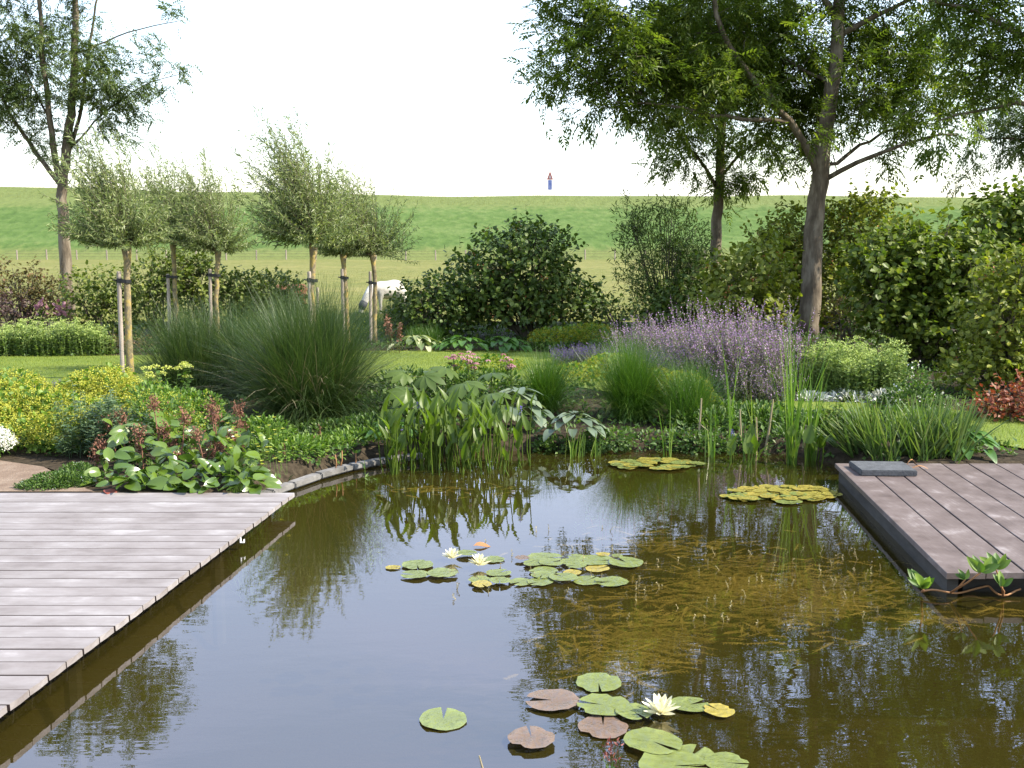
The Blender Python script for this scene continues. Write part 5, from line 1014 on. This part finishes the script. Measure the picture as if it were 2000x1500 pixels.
# ------------------------------------------------------------------ water lilies
def padmesh(i, mat):
    rg = np.random.default_rng(i+50); k = 22; g = Geo(); V = [(0, 0, 0)]; a0 = .13; A_ = [.15]; bite = set(rg.integers(2, k-2, 2)) if i % 2 else set(); a0 = [.13, .07, .2, .1][i % 4]
    for rr in (.55, 1.0):
        for j in range(k):
            a = a0+(2*math.pi-2*a0)*j/(k-1); q = rr*(1+rg.uniform(-.04, .035)*(rr > .9)-(.16 if rr > .9 and j in bite else 0)); V.append((q*math.cos(a), q*math.sin(a), (.018*rr+rg.uniform(-.012, .016)*(rr > .9))+.02*math.sin(3*a+i)*(rr > .9))); A_.append((.45 if j % 2 else .6) if rr > .9 else (.1 if j % 2 else .3))
    T = [(0, 1+j, 2+j) for j in range(k-1)]; Q = [(1+j, 1+k+j, 2+k+j, 2+j) for j in range(k-1)]; g.add(V, T, Q, A_); return g.mesh('lily_leaf', M[mat], True)
PM = {k: [padmesh(i, k) for i in range(4)] for k in ('pad', 'pad_red', 'pad_yellow', 'pad_olive')}
def lily(label, pads, flowers=(), group='water lilies'):
    c = at(pads[0][0], pads[0][1], 0); t = thing('water_lily', label, 'water lily', (c[0], c[1], 0), group)
    for i, pd in enumerate(pads):
        x, y, wpx = pd[:3]; mt = pd[3] if len(pd) > 3 else 'pad'; rot = pd[4] if len(pd) > 4 else U(0, 6.283); p = at(x, y, 0); r = wpx/2*p[1]/FPX*1.1
        o = link('leaf', PM[mt][i % 4], t, (p[0]-c[0], p[1]-c[1], .006+.0035*(i % 5))); o.scale = (r, r*U(.92, 1.0), r); o.rotation_euler = (U(-.02, .02), U(-.02, .02), rot)
    for x, y, wpx in flowers:
        p = at(x, y, .02); R0 = wpx/2*p[1]/FPX; g = Geo()
        fl = link('flower', None, t, (p[0]-c[0], p[1]-c[1], 0)); fl.empty_display_size = .05
        pt = leaf_meshes('petal', 'cream', bigleaf(5, lambda t: math.sin(math.pi*min(.999, t*.93+.05))**.7, -.18, .3), 1, .34, 2)
        for ring, (kk, el, sc) in enumerate(((7, .22, 1.0), (8, .65, .95), (6, 1.05, .85), (4, 1.3, .7))):
            for j in range(kk):
                a = j*6.283/kk+ring*.4+U(-.1, .1); e = el+U(-.08, .08); d = np.array([math.cos(a)*math.cos(e), math.sin(a)*math.cos(e), math.sin(e)]); y_ = unit(np.cross(np.array([-d[0], -d[1], 1.]), d)); z_ = np.cross(d, y_); s_ = R0*sc*1.3
                o = link('petal', pt[j % 2], fl); o.matrix_basis = Matrix(((d[0]*s_, y_[0]*s_, z_[0]*s_, d[0]*.006), (d[1]*s_, y_[1]*s_, z_[1]*s_, d[1]*.006), (d[2]*s_, y_[2]*s_, z_[2]*s_, .02+ring*.004), (0, 0, 0, 1)))
    return t
lily('front water lily with reddish and green pads and one white bloom', [(866, 1407, 92, 'pad', 1.6), (1169, 1337, 88, 'pad', 4.7), (1079, 1373, 102, 'pad_red', 3.1), (1179, 1384, 98, 'pad', 2.9), (1238, 1399, 70, 'pad', 5.2), (1178, 1422, 98, 'pad_red', 1.5), (1347, 1380, 74, 'pad', .4), (1404, 1393, 60, 'pad_yellow'), (1275, 1456, 112, 'pad', 5.5), (1038, 1450, 90, 'pad_red', 1.7), (1350, 1479, 94, 'pad', 1.), (1418, 1494, 84, 'pad'), (1315, 1502, 130, 'pad'), (1290, 1392, 40, 'pad_red')], [(1290, 1394, 64)])
def z7(x, y, w_, *r): return (600+x/2.857, 950+y/2.857, w_/2.857)+r
lily('middle water lily with two white blooms over small green pads', [z7(480, 457, 82, 'pad_yellow'), z7(615, 445, 180), z7(600, 503, 150, 'pad'), z7(755, 497, 165), z7(890, 388, 110), z7(1040, 412, 120), z7(1068, 490, 135), z7(965, 533, 130), z7(975, 560, 110, 'pad_yellow'), z7(1075, 542, 120), z7(1190, 538, 130), z7(1300, 540, 140), z7(1325, 408, 185), z7(1265, 441, 120), z7(1360, 440, 130), z7(1510, 400, 110), z7(1610, 420, 190), z7(1470, 432, 120), z7(1780, 438, 185), z7(1500, 457, 110), z7(1620, 463, 130, 'pad_yellow'), z7(1320, 481, 155), z7(1480, 491, 100, 'pad_yellow'), z7(1310, 508, 120), z7(1430, 524, 150), z7(1560, 530, 160), z7(1700, 540, 180), z7(1650, 389, 80, 'pad_yellow'), z7(1730, 400, 60), z7(1200, 415, 80, 'pad_red')], [z7(808, 400, 92), z7(962, 440, 108)])
def mat_pads(cx, cy, hw, hh, n, wpx, mats): 
    out = []
    for i in range(n):
        a = U(0, 6.283); q = math.sqrt(U(.02, 1)); out.append((cx+hw*q*math.cos(a), cy+hh*q*math.sin(a), U(.7, 1.2)*wpx, mats[i % len(mats)]))
    return out
lily('far lily mat of olive pads left of the cattails', mat_pads(1285, 909, 86, 11, 60, 28, ['pad', 'pad_olive', 'pad_olive', 'pad']))
lily('dense yellowing lily mat beside the boardwalk corner', mat_pads(1520, 968, 108, 16, 110, 29, ['pad_olive', 'pad_olive', 'pad_olive', 'pad', 'pad_olive', 'pad_yellow', 'pad_olive']))
g = Geo(); p = at(940, 1066, .01); g.place(bigleaf(5, lambda t: math.sin(math.pi*t)**.8, .15, .3), np.array([p-[.05, 0, 0]]), np.array([[1., .1, .05]]), np.array([[0, -.2, 1.]]), np.array([.11]), np.array([.06])); tag(part(g, 'dead_leaf', M['deadleaf']), 'orange brown dead leaf floating above the two white blooms', 'leaf')
# submerged weed and its emergent tips
g = Geo()
for x, y, hw, hh, k in ((1480, 1150, 250, 62, 760), (1280, 1255, 170, 60, 420), (1180, 1300, 90, 25, 24), (1600, 1190, 170, 50, 260), (1300, 1065, 230, 28, 60), (1150, 1180, 130, 30, 12), (1800, 1205, 150, 16, 26), (1930, 1195, 80, 14, 26), (850, 955, 170, 14, 30)):
    k = int(k*2.2); a = U(0, 6.283, k); q = np.abs(RNG.normal(0, .55, k)); P = np.array([at(x+hw*qq*math.cos(aa), y+hh*qq*math.sin(aa), -.02) for aa, qq in zip(a, q)]); P[:, 2] = -U(.007, .04, k)
    kk = RNG.normal(size=(3, 2))*5; dens = np.sin(P[:, :2]@kk.T+U(0, 6, 3)).sum(1); P = P[dens > -.95]; k = len(P); az = RNG.normal(.15, .75, k)+np.where(U(0, 1, k) < .5, 0, math.pi); L = U(.06, .20, k); rn = np.clip(.45+.2*np.sin(P[:, 0]*6)*np.sin(P[:, 1]*8)+RNG.normal(0, .15, k), 0, 1)
    g.blades(P, az, 1.57+RNG.normal(0, .02, k), L, U(.010, .024, k), 0., 5, rn, base_w=.3)
    for f in (.1, .22, .34, .46, .58, .7, .82):
        for sg in (-1, 1):
            B_0 = P+np.stack([np.cos(az), np.sin(az), 0*az], -1)*(L*f)[:, None]; an = az+sg*U(.7, 1.2, k); g.place(RH, B_0, np.stack([np.cos(an), np.sin(an), 0*az], -1), np.tile([0, 0, 1.], (k, 1)), U(.014, .03, k), .006, np.clip(rn+U(-.1, .1, k), 0, 1))
tag(part(g, 'pond_weed', M['weed']), 'mat of brownish water milfoil just under the surface', 'water weed', kind='stuff')
g = Geo(); k = 90; cx = np.concatenate([U(1200, 1720, 62), U(880, 1300, 28)]); cy = np.concatenate([U(1080, 1225, 62), U(1030, 1180, 28)])
A = np.array([at(x, y, -.01) for x, y in zip(cx, cy)]); B = A+np.stack([RNG.normal(size=k)*.012, RNG.normal(size=k)*.008, U(.02, .055, k)], -1); g.lines(A, B, .0018)
m = 7
for i in range(m): u = (i+1)/m; g.place(RH, A*(1-u)+B*u, randdir(k)+np.array([0, 0, .3]), randdir(k), .012, .007)
tag(part(g, 'pond_weed_tips', M['weedtip']), 'small pale milfoil tips standing out of the water', 'water weed', kind='stuff')
t = thing('reed_shoot', 'young reddish reed shoot at the bottom edge before the lily pads', 'water plant', at(1192, 1500, 0)); g = Geo(); c = at(1192, 1515, 0); g.blades(np.tile(c, (7, 1)), U(0, 6.28, 7), U(.1, .5, 7), U(.06, .12, 7), .012, .2, 4); part(g, 'blades', M['cat'], t)
g = Geo(); k = 50; B = c+np.stack([RNG.normal(size=k)*.012, RNG.normal(size=k)*.012, U(.05, .13, k)], -1); g.place(RH, B, randdir(k)+UPV, randdir(k), .02, .008); part(g, 'blossom', M['stalkred'], t)
c = at(946, 1512, -.02); g = Geo(); g.tube([c, c+np.array([-.018, 0, .07])], [.0045, .003], 5); tag(part(g, 'reed_stub', M['straw']), 'single pale reed stub poking out at the bottom edge', 'stalk')

# ------------------------------------------------------------------ ground cover on bare soil
n = 20000; gx, gy = U(-9, 8, n), U(7.7, 23.5, n); ok = (polydist(gx, gy, LAWN) > .02) & (polydist(gx, gy, POND) > .05) & ~((gx < -3.3) & (gy < 8.7)) & ~((gx > 2.4) & (gy < 8.62)); gx, gy = gx[ok], gy[ok]; n = len(gx)
g = Geo()
for i in range(3): g.place(RH, np.stack([gx, gy, gz(gx, gy)+U(.01, .07, n)], -1)+RNG.normal(size=(n, 3))*.03*[1, 1, 0], randdir(n)+np.array([0, 0, .4]), np.tile(UPV, (n, 1))+randdir(n)*.4, U(.04, .085, n), U(.025, .045, n))
tag(part(g, 'ground_cover', M['mid']), 'low green ground cover filling the beds', 'ground cover', kind='stuff')

# ------------------------------------------------------------------ meadow: fence, ponies, sign, posts
fn = thing('wire_fence', 'line of grey posts with wires at the foot of the dike', 'fence', (0, 121, .6)); me_ = None
for i, x in enumerate(np.arange(40, 2010, 58)):
    xx = (x-1000)/FPX*121; g = Geo(); h = 1.2+U(-.06, .05); g.tube([(0, 0, -.2), (U(-.03, .03), 0, h)], .085, 6); o = link('post', g.mesh('post', M['stake']), fn); o.location = (xx, U(-.1, .1), .05)
for h in (.45, .8, 1.1):
    g = Geo(); g.tube([(-58, 121, .62+h), (0, 121, .6+h), (60, 121, .62+h)], .012, 4); part(g, 'wire', M['bark_dark'], fn)
g = Geo(); p = B_(621, 26.9, .1); g.tube([p, (p[0], p[1], .9)], .035, 7); tag(part(g, 'meadow_post', M['stake']), 'thin grey post by the ditch beside the largest willow stake', 'post')
def pony(label, pos, rot, body_c, s, mask):
    t = thing('pony', label, 'pony', pos, 'grazing ponies'); t.rotation_euler.z = rot; g = Geo()
    def lf(pts, rad, sides=12): g.tube(np.array(pts)*s, np.array(rad)*s, sides)
    lf([(-.52, 0, .74), (-.46, 0, .76), (-.3, 0, .74), (0, 0, .68), (.28, 0, .70), (.44, 0, .73), (.54, 0, .70)], [.1, .2, .25, .27, .25, .2, .1])
    lf([(.40, 0, .78), (.60, 0, .70), (.78, 0, .50), (.88, 0, .34)], [.18, .145, .115, .10])
    lf([(.84, 0, .40), (.93, 0, .27), (.99, 0, .13), (1.02, 0, .05)], [.10, .105, .07, .062])
    for sy in (-1, 1):
        lf([(.86, sy*.06, .42), (.83, sy*.085, .50)], [.03, .008], 6)
        lf([(.36, sy*.12, .62), (.37, sy*.12, .36), (.36, sy*.12, .2), (.37, sy*.12, .06), (.39, sy*.12, 0)], [.11, .06, .045, .04, .055], 8)
        lf([(-.40, sy*.13, .66), (-.33, sy*.13, .46), (-.46, sy*.13, .26), (-.44, sy*.13, .08), (-.42, sy*.13, 0)], [.15, .095, .05, .042, .055], 8)
    me = g.mesh('pony_body', M[body_c], True); o = link('body', me, t); md = o.modifiers.new('remesh', 'REMESH'); md.mode = 'VOXEL'; md.voxel_size = .03*s; md.use_smooth_shade = True
    sm = o.modifiers.new('smooth', 'SMOOTH'); sm.factor = .6; sm.iterations = 4
    g = Geo(); lf([(-.54, 0, .80), (-.66, 0, .62), (-.66, 0, .35), (-.62, 0, .18)], [.045, .075, .07, .015], 8); o = link('tail', g.mesh('tail', M['mane_'+body_c], True), t)
    g = Geo(); lf([(.42, 0, .95), (.62, .02, .84), (.78, .03, .64), (.86, 0, .47)], [.02, .055, .05, .02], 6); o = link('mane', g.mesh('mane', M['mane_'+body_c], True), t)
    if mask:
        g = Geo(); lf([(.865, 0, .37), (.93, 0, .27), (.975, 0, .165)], [.112, .119, .088], 14); link('fly_mask', g.mesh('fly_mask', M['rubber_grey'], True), t)
    return t
M['coat_white'] = noisemat('white_coat', [(.3, (.28, .265, .24)), (.7, (.44, .42, .38))], (5, 5, 5), .8); M['coat_chestnut'] = noisemat('chestnut_coat', [(.3, (.11, .042, .02)), (.7, (.17, .068, .032))], (5, 5, 5), .7)
M['mane_coat_white'] = plain('white_mane', (.7, .67, .6), .9); M['mane_coat_chestnut'] = plain('flaxen_mane', (.4, .25, .14), .9); M['rubber_grey'] = plain('dark_mesh_mask', (.03, .03, .04), .7)
p = B_(757, 28.0, .16); pony('white pony grazing with a dark mask over its eyes', p, R(228), 'coat_white', .92, True)
p = B_(570, 28.6, .16); pony('chestnut pony grazing half hidden behind the hedge', p, R(205), 'coat_chestnut', .8, False)
n = 45000; mx_, my_ = U(-16, 14, n), 27.2+U(0, 1, n)**2*45; mx_ = mx_*(my_/27); g = Geo(); hh = np.clip(RNG.normal(.10, .05, n), .03, .3)
g.blades(np.stack([mx_, my_, fieldz(mx_, my_)-.01], -1), U(0, 6.283, n), U(0, .6, n), hh, .012, U(0, .7, n), 1); tag(part(g, 'meadow_grass', M['meadowblade']), 'rough sunlit meadow grass beyond the ditch', 'grass', kind='stuff')
n = 14000; mx_ = U(-85, 85, n); my_ = DC-7+U(0, 1, n)*9; g = Geo()
g.blades(np.stack([mx_, my_, dikez(mx_, my_)-.02], -1), U(0, 6.283, n), U(0, .5, n), np.clip(RNG.normal(.16, .08, n), .04, .5), .05, U(0, .7, n), 1); tag(part(g, 'dike_grass', M['meadowblade']), 'ragged dry grass along the dike crest', 'grass', kind='stuff')
# warning sign on the crest
ps = a3(1074, 388, 160.0); sg = thing('road_sign', 'red bordered triangle sign above a blue panel on the dike crest', 'sign', ps); z0 = ps[2]-.2
M['red'] = plain('sign_red', (.28, .06, .06), .5); M['blue'] = noisemat('sign_blue', [(.42, (.09, .12, .33)), (.62, (.17, .2, .4))], (2, 2, 3), .5); M['metal'] = plain('galvanised', (.6, .6, .6), .5); M['signwhite'] = plain('sign_white', (.34, .30, .32), .5)
g = Geo(); g.tube([(ps[0], ps[1], z0), (ps[0], ps[1], z0+4.1)], .05, 8); part(g, 'post', M['metal'], sg)
def plate(V2, y, th):
    g = Geo(); k = len(V2); V = [(ps[0]+x, ps[1]+y, z0+z) for x, z in V2]+[(ps[0]+x, ps[1]+y+th, z0+z) for x, z in V2]
    g.add(V, [(0, i, i+1) for i in range(1, k-1)]+[(k, k+i+1, k+i) for i in range(1, k-1)], [(i, i+k, (i+1) % k+k, (i+1) % k) for i in range(k)]); return g
tri = part(plate([(-.48, 3.0), (.48, 3.0), (0, 4.3)], -.1, .03), 'warning_triangle', M['red'], sg); w2 = part(plate([(-.22, 3.17), (.22, 3.17), (0, 3.78)], -.112, .01), 'inner_triangle', M['signwhite'], tri)
part(plate([(-.30, 1.5), (.30, 1.5), (.30, 2.95), (-.30, 2.95)], -.1, .03), 'blue_panel', M['blue'], sg)
c = a3(1074, 388, 158.5); polysheet('bare_patch', [(c[0]+x*2.6+U(-.3, .3), c[1]+y*1.2, 0) [:2] for x, y in ((-1, -.6), (.2, -1), (1.8, -.7), (1.9, .4), (.3, 1), (-1.1, .5))], c[2]+.12, M['path'])
q = a3(828, 388, 160.); g = Geo(); g.tube([(q[0], q[1], q[2]-.3), (q[0], q[1], q[2]+1.2), (q[0]-.35, q[1], q[2]+2.1), (q[0]-.8, q[1], q[2]+2.5)], [.04, .035, .03, .06], 6); tag(part(g, 'bent_pole', M['metal']), 'thin bent pole on the dike crest left of the sign', 'pole')
q = a3(1866, 384, 160.); g = Geo(); g.tube([(q[0], q[1], q[2]-.3), (q[0], q[1], q[2]+2.1)], .07, 6); tag(part(g, 'crest_post', M['bark_dark']), 'dark post on the dike crest at the right', 'post')
